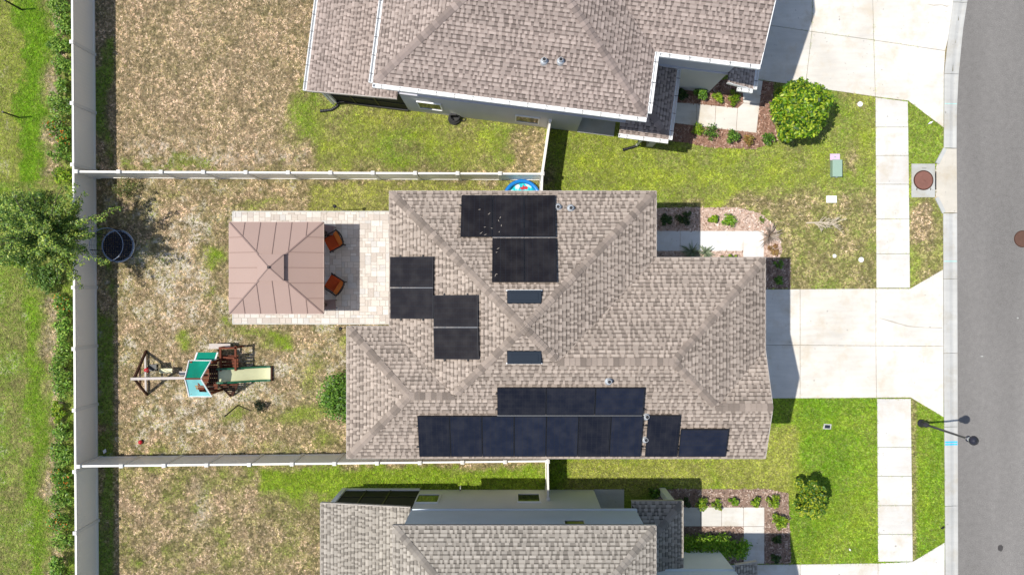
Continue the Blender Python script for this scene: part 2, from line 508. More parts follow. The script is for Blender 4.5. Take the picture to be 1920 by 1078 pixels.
M['rust'] = mk('rusty_iron', (0.200, 0.092, 0.070), 0.8, 0.3, var=0.16, vscale=6, bump=0.5, bscale=70)
M['rust_dark'] = mk('dark_iron', (0.115, 0.060, 0.042), 0.8, 0.3, var=0.16, vscale=6, bump=0.5, bscale=70)
M['util_green'] = mk('utility_green', (0.27, 0.385, 0.305), 0.6, var=0.05, vscale=4)
M['lilac'] = mk('lilac_plastic', (0.60, 0.46, 0.60), 0.6, var=0.04, vscale=4)
M['whiteplastic'] = mk('white_plastic', (0.85, 0.85, 0.86), 0.5)
M['bark'] = mk('bark', (0.10, 0.075, 0.055), 0.9, 0.1, var=0.2, vscale=9, bump=0.6, bscale=40)
M['twig'] = mk('dry_twig', (0.55, 0.48, 0.38), 0.9, 0.1, var=0.1, vscale=9)
M['bark_pale'] = mk('dead_leaf', (0.30, 0.26, 0.22), 0.9, 0.1)
M['mulch'] = mk('mulch_chips', (1, 1, 1), 0.95, 0.1, attr=True, var=0.15, vscale=14, bump=0.8, bscale=50)
M['paver'] = mk('paver', (1, 1, 1), 0.85, 0.2, attr=True, var=0.07, vscale=9, vscale2=60, bump=0.3, bscale=110)
M['paint_blue'] = mk('sprayed_blue', (0.06, 0.47, 0.78), 0.8, var=0.15, vscale=12)
M['paint_teal'] = mk('sprayed_teal', (0.33, 0.62, 0.57), 0.8, var=0.15, vscale=12)
M['stain'] = mk('oil_stain', (0.055, 0.05, 0.048), 0.7, var=0.2, vscale=12)
M['smudge'] = mk('faint_stain', (0.42, 0.385, 0.33), 0.9, var=0.2, vscale=6)

def mk_poolfloor():
    m, nt, b = nodes_of('pool_floor_print')
    N, Lk = nt.nodes.new, nt.links.new
    tc = N('ShaderNodeTexCoord')
    nz = N('ShaderNodeTexNoise'); nz.inputs['Scale'].default_value = 5.5; nz.inputs['Detail'].default_value = 3
    Lk(tc.outputs['Object'], nz.inputs['Vector'])
    r = N('ShaderNodeValToRGB'); e = r.color_ramp.elements
    e[0].position = 0.36; e[0].color = (0.0, 0.30, 0.44, 1); e[1].position = 0.66; e[1].color = (0.60, 0.86, 0.88, 1)
    k = e.new(0.5); k.color = (0.02, 0.58, 0.60, 1)
    Lk(nz.outputs['Fac'], r.inputs[0]); Lk(r.outputs[0], b.inputs['Base Color'])
    b.inputs['Roughness'].default_value = 0.2
    return m
M['pool_floor'] = mk_poolfloor()

# ------------------------------------------------------------------ ground layout (sketch pixels at ground level)
ROAD_EDGE = [(1797, 1500), (1797, 1078), (1796, 700), (1795, 400), (1794, 278), (1794.5, 209), (1798, 139), (1806, 56), (1814.6, 0), (1832, -80), (1856, -160), (1905, -280)]
KERB_BACK = [(1771, 1500), (1772, 1078), (1771, 900), (1769, 700), (1768, 400), (1769.5, 239), (1770, 139), (1779, 56), (1787, 0), (1804, -80), (1829, -160), (1878, -280)]
def edge_x(tabl, py):
    ys = [p[1] for p in tabl][::-1]; xs = [p[0] for p in tabl][::-1]
    return np.interp(py, ys, xs)

DRIVE_SLABS = {
 'main': [
  [(1325, 543), (1500, 542), (1500, 647), (1325, 647)],
  [(1500, 542), (1642, 541), (1642, 648), (1500, 647)],
  [(1642, 541), (1706, 541), (1768, 505), (1768.5, 649), (1642, 648)],
  [(1325, 647), (1500, 647), (1500, 746.5), (1325, 747)],
  [(1500, 647), (1642, 648), (1643, 745.5), (1500, 746.5)],
  [(1642, 648), (1768.5, 649), (1769, 782), (1707, 745), (1643, 745.5)]],
 'upper': [
  [(1400, -40), (1523, -20), (1522, 60), (1408, 43)],
  [(1523, -20), (1636, -6), (1638, 76), (1522, 60)],
  [(1636, -6), (1788, -4), (1777, 75), (1772, 96), (1638, 76)],
  [(1408, 43), (1522, 60), (1510, 163), (1392, 146)],
  [(1522, 60), (1638, 76), (1641, 182), (1510, 163)],
  [(1638, 76), (1772, 96), (1769.5, 139), (1769, 240), (1703, 190), (1641, 182)],
  [(1395, -150), (1525, -135), (1523, -20), (1400, -40)],
  [(1525, -135), (1640, -120), (1636, -6), (1523, -20)],
  [(1640, -120), (1800, -110), (1788, -4), (1636, -6)]],
 'lower': [
  [(1330, 1058), (1500, 1057), (1500, 1165), (1330, 1165)],
  [(1500, 1057), (1646, 1055), (1647, 1165), (1500, 1165)],
  [(1646, 1055), (1711, 1052), (1771, 1016), (1771, 1165), (1647, 1165)],
  [(1330, 1165), (1500, 1165), (1500, 1265), (1330, 1265)],
  [(1500, 1165), (1647, 1165), (1648, 1265), (1500, 1265)],
  [(1647, 1165), (1771, 1165), (1771, 1300), (1712, 1265), (1648, 1265)]]}
def strip(xa, xb, ys):
    return [[(xa(ys[i]), ys[i]), (xb(ys[i]), ys[i]), (xb(ys[i + 1]), ys[i + 1]), (xa(ys[i + 1]), ys[i + 1])] for i in range(len(ys) - 1)]
SIDEWALK = {
 'a': strip(lambda y: 1641 + (y - 182) * 0.005, lambda y: 1702 + (y - 182) * 0.012, [184, 239, 292, 346, 411, 476, 540]),
 'b': strip(lambda y: 1644 + (y - 746) * 0.006, lambda y: 1707.5 + (y - 746) * 0.012, [747, 838, 892, 947, 1001, 1052])}
SIDEWALK['a'][0][0] = (1641, 183); SIDEWALK['a'][0][1] = (1702, 191)
SIDEWALK['a'][-1][2] = (1706, 540)
WALK_MAIN = [[(1205, 433), (1275, 433), (1275, 471), (1205, 471)], [(1275, 433), (1393, 433), (1393, 471), (1275, 471)],
             [(1393, 433), (1432, 433), (1432, 482), (1393, 482)], [(1393, 482), (1432, 482), (1432, 542), (1393, 542)]]
WALK_UP = [[(1240, 191), (1306, 195), (1306, 237), (1240, 228)], [(1306, 195), (1342, 199), (1340, 241), (1306, 237)],
           [(1342, 199), (1383, 203), (1380, 246), (1340, 241)], [(1383, 203), (1393, 194), (1424, 196), (1418, 250), (1380, 246)],
           [(1391, 147), (1430, 152), (1424, 196), (1393, 194)]]
WALK_LOW = [[(1240, 950), (1313, 950), (1313, 986), (1240, 986)], [(1313, 950), (1353, 950), (1353, 986), (1313, 986)],
            [(1353, 950), (1394, 950), (1394, 986), (1353, 986)], [(1394, 950), (1433, 950), (1433, 986), (1394, 986)],
            [(1394, 986), (1433, 986), (1433, 1056), (1394, 1056)]]
BED_MAIN = [(1190, 396), (1240, 390), (1320, 389), (1385, 389), (1425, 400), (1450, 420), (1462, 448), (1467, 470), (1462, 484), (1434, 485), (1190, 500)]
BED_GARAGE = [(1434, 485), (1482, 486), (1482, 540), (1434, 541)]
BED_UP = [(1225, 160), (1391, 147), (1432, 152), (1450, 156), (1448, 225), (1462, 262), (1415, 280), (1330, 277), (1285, 268), (1225, 262)]
BED_LOW = [(1225, 916), (1440, 916), (1478, 924), (1481, 990), (1483, 1056), (1225, 1056)]
PATIO = [(437, 397), (773, 397), (773, 607), (437, 607)]
INLET_BOX = [(1708, 307), (1753, 307), (1753, 371), (1708, 371)]
FOOT_MAIN = [(724, 411), (1164, 411), (1164, 512), (1332, 512), (1332, 782), (724, 782), (724, 610)]
FOOT_UP = [(754, 207), (1081, 247), (1170, 250), (1200, 150), (1345, 150), (1380, -150), (770, -200)]
FOOT_LOW = [(640, 917), (1225, 917), (1225, 1010), (1330, 1018), (1330, 1400), (640, 1400)]

def blob(px, py, cx, cy, rx, ry):
    return np.exp(-(((px - cx) / rx) ** 2 + ((py - cy) / ry) ** 2))
def rect(px, py, x0, x1, y0, y1, s=25):
    return sstep(x0 - s, x0 + s, px) * (1 - sstep(x1 - s, x1 + s, px)) * sstep(y0 - s, y0 + s, py) * (1 - sstep(y1 - s, y1 + s, py))

def lawn(x, y):
    """greenness, sand, yellowness of the turf at world x, y"""
    px = 960 + PPM * x; py = 539 - PPM * y
    wx = px + 55 * (fbm(x * 0.8, y * 0.8, 1) - 0.5) + 30 * (fbm(x * 2.5, y * 2.5, 5) - 0.5)
    wy = py + 55 * (fbm(x * 0.8 + 40, y * 0.8, 9) - 0.5) + 30 * (fbm(x * 2.5, y * 2.5 + 30, 13) - 0.5)
    n1 = fbm(x * 0.6, y * 0.6, 21); n2 = fbm(x * 1.7, y * 1.7, 25); n3 = fbm(x * 4.5, y * 4.5, 29)
    g = np.full(x.shape, 0.30); s = np.zeros(x.shape); ye = np.full(x.shape, 0.25)
    def put(a, m, v): return a * (1 - m) + v * m
    # strip behind the long fence
    L = (px < 150) * 1.0
    g = put(g, L, 0.80 + 0.35 * (n2 - 0.5)); ye = put(ye, L, 0.15)
    bd = L * np.exp(-((wx - 60) / 28) ** 2) * (py < 340); g = put(g, bd, 1.08); ye = put(ye, bd, 0.05)
    g = put(g, L * (wx < 34) * (py < 340) * 0.8, 0.72); ye = put(ye, L * (wx < 34) * (py < 340), 0.55)
    bd = L * np.exp(-((wx - 66) / 20) ** 2) * (py > 560) * .8; g = put(g, bd, 1.0); ye = put(ye, bd, 0.12)
    tr = np.exp(-((wx - 104) / 17) ** 2) * L * np.where((py < 330) | (py > 560), 1, 0.3)
    g = put(g, tr * 0.85, 0.22); s = np.maximum(s, tr * 0.3 * (n3 > 0.45))
    s = np.maximum(s, L * sstep(0.56, 0.66, n2) * (wx < 56) * (0.32 * ((py > 520) * 1.0) + 0.3 * (py < 350) * (wx < 10)))
    g = put(g, L * (py > 560) * (wx < 48), 0.74 + 0.7 * (n2 - 0.5))
    # upper dry yard
    m = rect(wx, wy, 130, 620, -400, 318, 8) * (1 - L)
    g = put(g, m, 0.13 + 0.35 * (n2 - 0.5)); ye = put(ye, m, 0.3)
    g = np.maximum(g, m * 0.86 * rect(wx, wy, 540, 900, 165, 290, 24))
    g = np.maximum(g, m * (0.65 * rect(wx, wy, 220, 620, 290, 330, 8) * sstep(0.44, 0.56, n2)))
    s = np.maximum(s, m * 0.55 * rect(wx, wy, 220, 560, 262, 312, 16) * sstep(0.46, 0.6, n3))
    m2 = blob(wx, wy, 570, 285, 32, 26); g = put(g, m2, 0.12)
    # side lawn of the upper neighbour
    m = rect(wx, wy, 590, 1060, 150, 325, 22)
    g = put(g, m, 0.72 + 0.6 * (n2 - 0.5)); ye = put(ye, m, 0.40 + 1.1 * (n1 - 0.5) + .5 * (n2 - .5))
    m2 = rect(wx, wy, 960, 1030, 232, 330, 14) * (px < 1022); g = put(g, m2 * 0.8, 0.16)
    m2 = rect(wx, wy, 690, 1000, 190, 228, 10); ye = put(ye, m2, 0.85)
    # own back yard
    m = rect(px, py, 150, 1020, 322, 865, 4)
    g = put(g, m, 0.24 + 0.85 * (n2 - 0.5) + 0.3 * (n3 - 0.5)); ye = put(ye, m, 0.35)
    sn = 0.55 * n2 + 0.45 * n3
    s = np.maximum(s, 0.82 * m * sstep(0.50, 0.60, sn + 0.13 * (1.3 * blob(wx, wy, 352, 460, 42, 100) + blob(wx, wy, 560, 670, 110, 60) + blob(wx, wy, 420, 780, 110, 80) + blob(wx, wy, 330, 600, 70, 70)) - 0.055) * 0.8)
    for (cx, cy, rx, ry, v) in ((405, 485, 26, 36, 1.0), (355, 632, 26, 18, .85), (520, 632, 36, 22, .95), (470, 622, 60, 8, .7), (640, 640, 20, 20, .7), (640, 370, 60, 22, .7), (590, 700, 34, 60, .6), (560, 775, 70, 26, .8), (445, 770, 36, 22, .75),
                                (610, 820, 50, 30, .7), (480, 385, 70, 12, .65), (395, 560, 14, 12, .7), (285, 845, 80, 8, .6), (520, 840, 60, 14, .5), (420, 610, 16, 9, .8), (330, 360, 70, 10, .45)):
        mm = blob(wx, wy, cx, cy, rx, ry); g = np.maximum(g, mm * v); s = s * (1 - mm * 0.9)
    m = rect(wx, wy, 570, 1060, 335, 410, 14) * (py > 326) * (px < 1060); g = np.maximum(g, m * (0.66 + 0.3 * (n2 - 0.5))); ye = put(ye, m, 0.85); s = s * (1 - m)
    # lower neighbour
    m = rect(px, py, 150, 640, 868, 1500, 4)
    g = put(g, m, 0.33 + 1.1 * (n2 - 0.5)); s = s * (1 - m); ye = put(ye, m, 0.3)
    s = np.maximum(s, m * 0.6 * blob(wx, wy, 365, 960, 14, 40))
    mm = np.maximum(rect(wx, wy, 480, 1100, 868, 935, 16), blob(wx, wy, 560, 915, 70, 45)) * (py > 866) * (px < 1040); g = np.maximum(g, mm * 1.0); ye = put(ye, mm, 0.35)
    mm = blob(wx, wy, 545, 985, 50, 22); g = put(g, mm, 0.45); ye = put(ye, mm, 0.0)
    # front lawns
    m = rect(px, py, 1040, 1720, -400, 543, 4)
    g = put(g, m, 0.80 + 0.55 * (n2 - 0.5)); ye = put(ye, m, 0.32 + 1.5 * (n1 - 0.5)); s = s * (1 - m)
    mm = rect(wx, wy, 1050, 1560, 262, 385, 14); ye = put(ye, mm * 0.85, 0.52 + 1.2 * (n2 - 0.5))
    mm = rect(wx, wy, 1440, 1650, 360, 545, 26); g = put(g, mm, 0.50 + 0.5 * (n2 - 0.5)); ye = put(ye, mm, 0.15)
    for (cx, cy, rx, ry) in ((1507, 418, 16, 12), (1590, 300, 14, 34), (1350, 392, 80, 10), (1617, 196, 12, 8), (1420, 385, 60, 14), (1582, 376, 14, 8)):
        mm = blob(wx, wy, cx, cy, rx, ry); g = put(g, mm * 0.8, 0.2)
    m = rect(px, py, 1030, 1720, 744, 1060, 4)
    g = put(g, m, 1.0 + 0.3 * (n2 - 0.5)); ye = put(ye, m, 0.25 + 0.8 * (n1 - 0.5)); s = s * (1 - m)
    mm = np.maximum(rect(wx, wy, 1060, 1330, 855, 925, 14), rect(wx, wy, 1330, 1500, 800, 925, 22)); ye = put(ye, mm, 0.8); g = put(g, mm, 0.74)
    # verges
    m = rect(px, py, 1703, 1790, 150, 320, 4); g = put(g, m, 0.86); ye = put(ye, m, 0.25)
    m = rect(px, py, 1705, 1790, 370, 545, 4); g = put(g, m, 0.58 + 0.6 * (n2 - 0.5)); ye = put(ye, m, 0.35)
    mm = m * rect(wx, wy, 1700, 1745, 385, 460, 10); g = put(g, mm, 0.16)
    m = rect(px, py, 1707, 1790, 742, 1060, 4); g = put(g, m, 1.0 + 0.3 * (n2 - 0.5)); ye = put(ye, m, 0.25 + 0.5 * (n1 - .5))
    edge = m * rect(px, py, 1690, 1718, 742, 1060, 4); g = put(g, edge * 0.7, 0.3)
    edge = m * blob(wx, wy, 1730, 793, 14, 14); g = put(g, edge * 0.6, 0.3)
    # fence foot: greener turf patches that also paint the fence's shade darker
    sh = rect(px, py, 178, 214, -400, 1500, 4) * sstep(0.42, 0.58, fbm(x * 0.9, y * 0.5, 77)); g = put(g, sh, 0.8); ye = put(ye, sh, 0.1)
    # beyond the frame
    far = (np.abs(x) > 26) | (np.abs(y) > 16)
    g = np.where(far, 0.75 + 0.4 * (n1 - 0.5), g)
    return np.clip(g, 0, 1.15), np.clip(s, 0, 1), np.clip(ye, 0, 1)

TAN = np.array([0.440, 0.322, 0.195]); LUSH = np.array([0.180, 0.365, 0.012]); YEL = np.array([0.525, 0.580, 0.060]); SAND = np.array([0.66, 0.590, 0.515])
OLIVE = np.array([0.355, 0.325, 0.125])
def turf_color(g, s, ye):
    green = LUSH * (1 - ye[..., None]) + YEL * ye[..., None]
    t = g[..., None]
    c = np.where(t < 0.5, TAN * (1 - t * 2) + OLIVE * t * 2, OLIVE * (2 - t * 2) + green * (t * 2 - 1))
    c = np.where(t > 1, green * (1 - 0.25 * (t - 1)), c)
    return c * (1 - s[..., None]) + SAND * s[..., None]

def make_ground():
    xs = np.concatenate([[-1500, -500, -160, -70, -40, -29], np.arange(-25, 25.01, 0.12), [29, 40, 70, 160, 500, 1500]])
    ys = np.concatenate([[-1500, -500, -160, -70, -35, -21], np.arange(-15.5, 15.51, 0.12), [21, 35, 70, 160, 500, 1500]])
    X, Y = np.meshgrid(xs, ys)
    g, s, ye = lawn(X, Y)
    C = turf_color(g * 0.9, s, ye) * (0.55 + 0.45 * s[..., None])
    px = 960 + PPM * X; py = 539 - PPM * Y
    mid = (edge_x(ROAD_EDGE, py) * 0.6 + edge_x(KERB_BACK, py) * 0.4)
    Z = 0.012 * (fbm(X * 1.3, Y * 1.3, 50) - 0.5)
    Z = np.where((px > mid) & (px < mid + 430), -0.3, Z)
    V = np.stack([X, Y, Z], -1).reshape(-1, 3)
    ny, nx = X.shape
    i = np.arange(nx - 1)[None, :] + nx * np.arange(ny - 1)[:, None]
    F = np.stack([i, i + 1, i + 1 + nx, i + nx], -1).reshape(-1, 4)
    o = mesh_obj('ground', arr_mesh('ground', V, F, C.reshape(-1, 3), True), M['ground'])
    tag(o, 'patchy lawn ground of dry straw, sand and green turf under everything', 'ground', kind='structure')
make_ground()

def make_grass():
    n = 640000
    x = rng.uniform(-22.6, 20.0, n); y = rng.uniform(-13.2, 13.2, n)
    px = 960 + PPM * x; py = 539 - PPM * y
    keep = px < edge_x(KERB_BACK, py) - 2
    polys = [p for v in DRIVE_SLABS.values() for p in v] + [p for v in SIDEWALK.values() for p in v] + WALK_MAIN + WALK_UP + WALK_LOW + \
            [BED_MAIN, BED_GARAGE, BED_UP, BED_LOW, PATIO, INLET_BOX, FOOT_MAIN, FOOT_UP, FOOT_LOW, [(1753, 300), (1775, 275), (1775, 402), (1755, 375)]]
    rag = 1.6 * (fbm(x * 5, y * 5, 33, 2) - .2)
    for k, p in enumerate(polys):
        if k < len([q for v in DRIVE_SLABS.values() for q in v]) + len([q for v in SIDEWALK.values() for q in v]) + len(WALK_MAIN + WALK_UP + WALK_LOW):
            cc = np.mean(np.array(p, float), 0); d = np.array(p, float) - cc
            # shrink towards the centre by a ragged margin of about a hand
            L_ = np.linalg.norm(d, axis=1).mean(); sc = 1 + rag / L_ * 1.5
            keep &= ~in_poly(cc[0] + (px - cc[0]) * sc, cc[1] + (py - cc[1]) * sc, p)
        else: keep &= ~in_poly(px, py, p)
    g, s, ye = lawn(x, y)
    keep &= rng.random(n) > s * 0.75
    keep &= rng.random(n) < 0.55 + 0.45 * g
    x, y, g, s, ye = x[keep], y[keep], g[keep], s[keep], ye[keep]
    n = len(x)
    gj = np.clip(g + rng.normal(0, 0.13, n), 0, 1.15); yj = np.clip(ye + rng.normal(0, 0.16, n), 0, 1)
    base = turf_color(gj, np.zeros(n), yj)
    straw = np.array([0.62, 0.49, 0.32])
    pick = rng.random(n) < 0.34 * (1 - np.clip(g, 0, 1)) ** 1.8 * (g < .5)
    base[pick] = straw
    clump = fbm(x * 11, y * 11, 70, 2)
    big = fbm(x * 2.2, y * 2.2, 90, 3)
    f = 0.30 + 1.25 * sstep(0.28, 0.66, clump) 
    f *= 0.78 + 0.44 * sstep(0.3, 0.7, big)
    f = 1 + (f - 1) * (0.80 - 0.46 * sstep(0.4, 0.75, g))
    base *= np.stack([f, f ** 0.94, f ** 1.12], -1)
    base *= rng.uniform(0.66, 1.36, n)[:, None]
    V = np.zeros((n, 3, 3, 3)); C = np.repeat(base[:, None, :], 9, 1)
    lush = np.clip(g, 0, 1)
    for k in range(3):
        a = rng.uniform(0, 2 * np.pi, n); ln = rng.uniform(0.035, 0.085, n); w = rng.uniform(0.008, 0.018, n)
        h = ln * rng.uniform(0.3, 0.95, n) * (0.7 + 0.5 * lush)
        ox = rng.normal(0, 0.014, n); oy = rng.normal(0, 0.014, n)
        ca, sa = np.cos(a), np.sin(a)
        V[:, k, 0] = np.stack([x + ox - sa * w, y + oy + ca * w, np.full(n, 0.004)], -1)
        V[:, k, 1] = np.stack([x + ox + sa * w, y + oy - ca * w, np.full(n, 0.004)], -1)
        V[:, k, 2] = np.stack([x + ox + ca * ln, y + oy + sa * ln, h], -1)
    F = np.arange(n * 9).reshape(-1, 3)
    o = mesh_obj('lawn_grass', arr_mesh('lawn_grass', V.reshape(-1, 3), F, C.reshape(-1, 3)), M['grass'])
    tag(o, 'grass blades of all the lawns, green by the street and straw in the yards', 'grass', kind='stuff')
make_grass()

# ------------------------------------------------------------------ paved surfaces
def px_poly(poly): return [G2(*p) for p in poly]

def paved(name, label, cat, polys, mat, z=0.03, gap=0.007):
    allp = [G2(*p) for q in polys for p in q]
    c = (sum(p[0] for p in allp) / len(allp), sum(p[1] for p in allp) / len(allp), 0)
    b = MB()
    for q in polys: 
        w = px_poly(q)
        if area2(w) < 0: w = w[::-1]
        b.prism(inset(w, 0.004), -0.05, z - 0.022)
    o = b.build(name, M['joint'])
    tag(o, label, cat, kind='structure')
    for q in polys:
        w = px_poly(q)
        if area2(w) < 0: w = w[::-1]
        s = MB(); s.slab(inset(w, gap), -0.04, z, 0.008)
        cc = (sum(p[0] for p in w) / len(w), sum(p[1] for p in w) / len(w), 0)
        s.build('slab', mat, o, cc)
    return o
paved('driveway', 'pale concrete driveway of the middle house in six big slabs', 'driveway', DRIVE_SLABS['main'], M['concrete'])
paved('driveway', 'wide cream concrete driveway at the top right, partly in house shadow', 'driveway', DRIVE_SLABS['upper'], M['concrete'])
paved('driveway', 'concrete driveway at the lower right edge below the green lawn', 'driveway', DRIVE_SLABS['lower'], M['walk'])
paved('sidewalk', 'sidewalk stretch with dark specks beside the storm drain manhole', 'sidewalk', SIDEWALK['a'], M['walk'], 0.034)
paved('sidewalk', 'clean sidewalk stretch beside the street lamp', 'sidewalk', SIDEWALK['b'], M['walk'], 0.034)
paved('walkway', 'white concrete front path of the middle house beside the pinkish mulch bed', 'path', WALK_MAIN, M['path'], 0.036)
paved('walkway', 'concrete front path below the round tree at the top right', 'path', WALK_UP, M['concrete'], 0.036)
paved('walkway', 'bent concrete front path beside the clipped hedge at the bottom', 'path', WALK_LOW, M['walk'], 0.036)

def make_road():
    ys = list(np.linspace(1500, -280, 60))
    b = MB()
    L = [G2(float(edge_x(ROAD_EDGE, y)) - 3, y) for y in ys]; Rr = [(p[0] + 7.6, p[1]) for p in L]
    # extend far up and down
    L = [(L[0][0], -400)] + L + [(L[-1][0] + 150, 400)]; Rr = [(Rr[0][0], -400)] + Rr + [(Rr[-1][0] + 150, 392)]
    for i in range(len(L) - 1):
        b.quad((*L[i], -0.035), (*Rr[i], -0.035), (*Rr[i + 1], -0.035), (*L[i + 1], -0.035))
    tag(b.build('road', M['asphalt']), 'grey speckled asphalt street along the right side', 'road', kind='structure')
    # kerbs: rolled concrete segments with joints
    def kerb(pos, yy, label, mirror=False):
        base = MB(); root = None
        pts0 = pos(yy[0]); root = thing('kerb', label, 'kerb', (pts0[0][0], pts0[0][1], 0)); root['kind'] = 'structure'
        for k in range(len(yy) - 1):
            ya, yb = yy[k] - 0.35, yy[k + 1] + 0.35
            s = MB(); n = 6
            prof = [(0.0, 0.034), (0.16, 0.036), (0.42, 0.022), (0.62, -0.012), (0.72, -0.022), (0.90, -0.014), (1.0, -0.018)]
            rows = []
            for i in range(n + 1):
                (ax, ay), (bx, by) = pos(ya + (yb - ya) * i / n)
                rows.append([(ax + (bx - ax) * t, ay + (by - ay) * t, z) for t, z in prof] + [(bx, by, -0.12)])
                rows[-1].insert(0, (ax, ay, -0.12))
            m = len(rows[0]); vs = [p for r in rows for p in r]; fs = []
            for i in range(n):
                for j in range(m - 1):
                    a = i * m + j; fs.append((a, a + 1, a + m + 1, a + m))
            fs.append(tuple(range(m))); fs.append(tuple(n * m + j for j in range(m))[::-1])
            s.add(vs, fs)
            c = rows[n // 2][m // 2]
            s.build('kerb_segment', M['kerb'], root, (c[0], c[1], 0))
    def pos(py): return (G2(float(edge_x(KERB_BACK, py)), py), G2(float(edge_x(ROAD_EDGE, py)), py))
    kerb(pos, [1500, 1350, 1220, 1085, 948, 800, 662, 523, 400], 'long straight rolled kerb running past the street lamp')
    kerb(pos, [278, 139, 5, -130, -280], 'curving rolled kerb at the top right beside the wide driveway')
    def pos2(py):
        p = G2(float(edge_x(ROAD_EDGE, py)), py); return ((p[0] + 8.0, p[1]), (p[0] + 7.4, p[1]))
    kerb(pos2, [1500, 1250, 1000, 750, 500, 250, 0, -280], 'rolled kerb on the far side of the street, outside the picture')
make_road()

def make_inlet():
    r = thing('storm_drain', 'concrete storm drain box with round rusty lid between sidewalk and kerb', 'drain', (*G2(1730, 339), 0))
    w = px_poly(INLET_BOX)
    if area2(w) < 0: w = w[::-1]
    c = G2(1730.5, 338.5)
    MB().slab(inset(w, 0.01), -0.1, 0.045, 0.012).build('box_top', M['inlet'], r)
    MB().lathe((*c, 0), [(0.425, 0.040), (0.425, 0.052), (0.392, 0.052), (0.385, 0.046)], 40).build('lid_ring', M['wood_dark'], r)
    lid = MB().lathe((*c, 0), [(0.378, 0.042), (0.378, 0.060), (0.365, 0.064)], 40).build('lid', M['rust'], r)
    s = MB()
    for k in range(5): s.bar((c[0] - .14 + .05 * k, c[1] + .10 - .03 * k, .065), (c[0] - .08 + .06 * k, c[1] + .03 - .03 * k, .065), .02, .008)
    s.build('pick_marks', M['rust'], lid)
    for (px, py, a, b2) in ((1718, 355, .10, .02), (1744, 355, .10, .02), (1732, 316, .02, .09)):
        q = G2(px, py)
        MB().box(q[0] - b2 / 1, q[0] + b2, q[1] - a / 2, q[1] + a / 2, .0455, .049).build('lifting_slot', M['joint'], r)
    ap = [(1770, 279), (1794, 279), (1795, 399), (1768, 399), (1755, 371), (1753.5, 360), (1753.5, 318), (1757, 306)]
    w = px_poly(ap)
    if area2(w) < 0: w = w[::-1]
    n = len(w)
    # apron falls from kerb height to the throat
    z = [0.034, -0.014, -0.014, 0.034, 0.022, 0.014, 0.014, 0.022]
    wz = [(*G2(*p), z[i]) for i, p in enumerate(ap)]
    ctr = (*G2(1773, 340), 0.013)
    s = MB(); s.add(wz + [ctr], [(i, (i + 1) % n, n) for i in range(n)])
    s.build('apron', M['apron'], r)
    for a, b2 in (((1771, 279), (1756, 307)), ((1769, 399), (1755, 371))):
        A, B = U(*a), U(*b2)
        s = MB(); s.bar((A.x, A.y, 0.02), (B.x, B.y, 0.04), 0.16, 0.09); s.build('wing_kerb', M['inlet'], r)
    t = MB(); q0, q1 = G2(1753.5, 322), G2(1753.5, 356)
    t.box(q0[0] - 0.004, q0[0] + 0.03, q1[1], q0[1], 0.0, 0.038); t.build('throat', M['black'], r)
    for py in (333, 342):
        a = G2(1787, py)
        MB().box(a[0] - .09, a[0] + .09, a[1] - .018, a[1] + .018, -0.02, -0.008).build('cast_mark', M['inlet'], r)
make_inlet()

def disc_patch(pts_px, z, mat, name, label, cat, parent=None):
    s = MB(); w = [(*G2(*p), z) for p in pts_px]
    s.add(w, [tuple(range(len(w)))])
    o = s.build(name, mat, parent)
    if label: tag(o, label, cat)
    return o
def wob(cx, cy, rx, ry, n=14, j=.25, seed=0):
    r = random.Random(seed)
    return [(cx + rx * math.cos(2 * math.pi * k / n) * (1 + r.uniform(-j, j)), cy + ry * math.sin(2 * math.pi * k / n) * (1 + r.uniform(-j, j))) for k in range(n)]
# street manhole
c = G2(1918, 448)
r = thing('manhole', 'round rusty manhole cover set in the asphalt street', 'manhole', (*c, 0))
MB().lathe((*c, -0.035), [(0.36, -0.02), (0.36, 0.006), (0.33, 0.008)], 36).build('frame', M['wood_dark'], r)
MB().lathe((*c, -0.035), [(0.325, 0.0), (0.325, 0.012), (0.31, 0.015)], 36).build('cover', M['rust_dark'], r)
disc_patch(wob(1877, 1027, 5, 6.5, seed=3), -0.031, M['stain'], 'oil_stain', 'dark oil spot on the street at the lower right', 'stain')
disc_patch(wob(1842, 668, 3.0, .9, seed=4), -0.031, M['inlet'], 'paint_drip', 'small white splash on the asphalt opposite the driveway', 'stain')
disc_patch(wob(1909, 596, 1.8, 1.3, seed=5), -0.031, M['inlet'], 'paint_drip', 'white fleck on the asphalt near the right edge', 'stain')
def kerb_paint(py, h, mat, name, label):
    r = thing(name, label, 'paint mark', (*G2(1784, py), 0)); 
    prof = [(0.03, 0.0395), (0.16, 0.0405), (0.42, 0.0265), (0.62, -0.0075), (0.72, -0.0175), (0.90, -0.0095), (0.97, -0.0125)]
    for d in ((-h * .62, h * .52), (h * .45, h * .5)) if h > 2 else ((0, h),):
        xa, xb = float(edge_x(KERB_BACK, py)), float(edge_x(ROAD_EDGE, py))
        s = MB(); y0, y1 = py + d[0] - d[1] / 1.4, py + d[0] + d[1] / 1.4
        vs = [(*G2(xa + (xb - xa) * t, y), z) for y in (y0, y1) for t, z in prof]; m = len(prof)
        s.add(vs, [(j, j + 1, m + j + 1, m + j) for j in range(m - 1)]); s.build('stripe', mat, r)
kerb_paint(831, 4.2, M['paint_blue'], 'kerb_paint', 'two bright blue spray stripes on the kerb below the street lamp')
kerb_paint(490, 1.1, M['paint_teal'], 'kerb_paint', 'thin teal spray line on the kerb above the middle driveway')
kerb_paint(195, 0.9, M['paint_teal'], 'kerb_paint', 'faint teal spray line on the kerb by the upper verge')

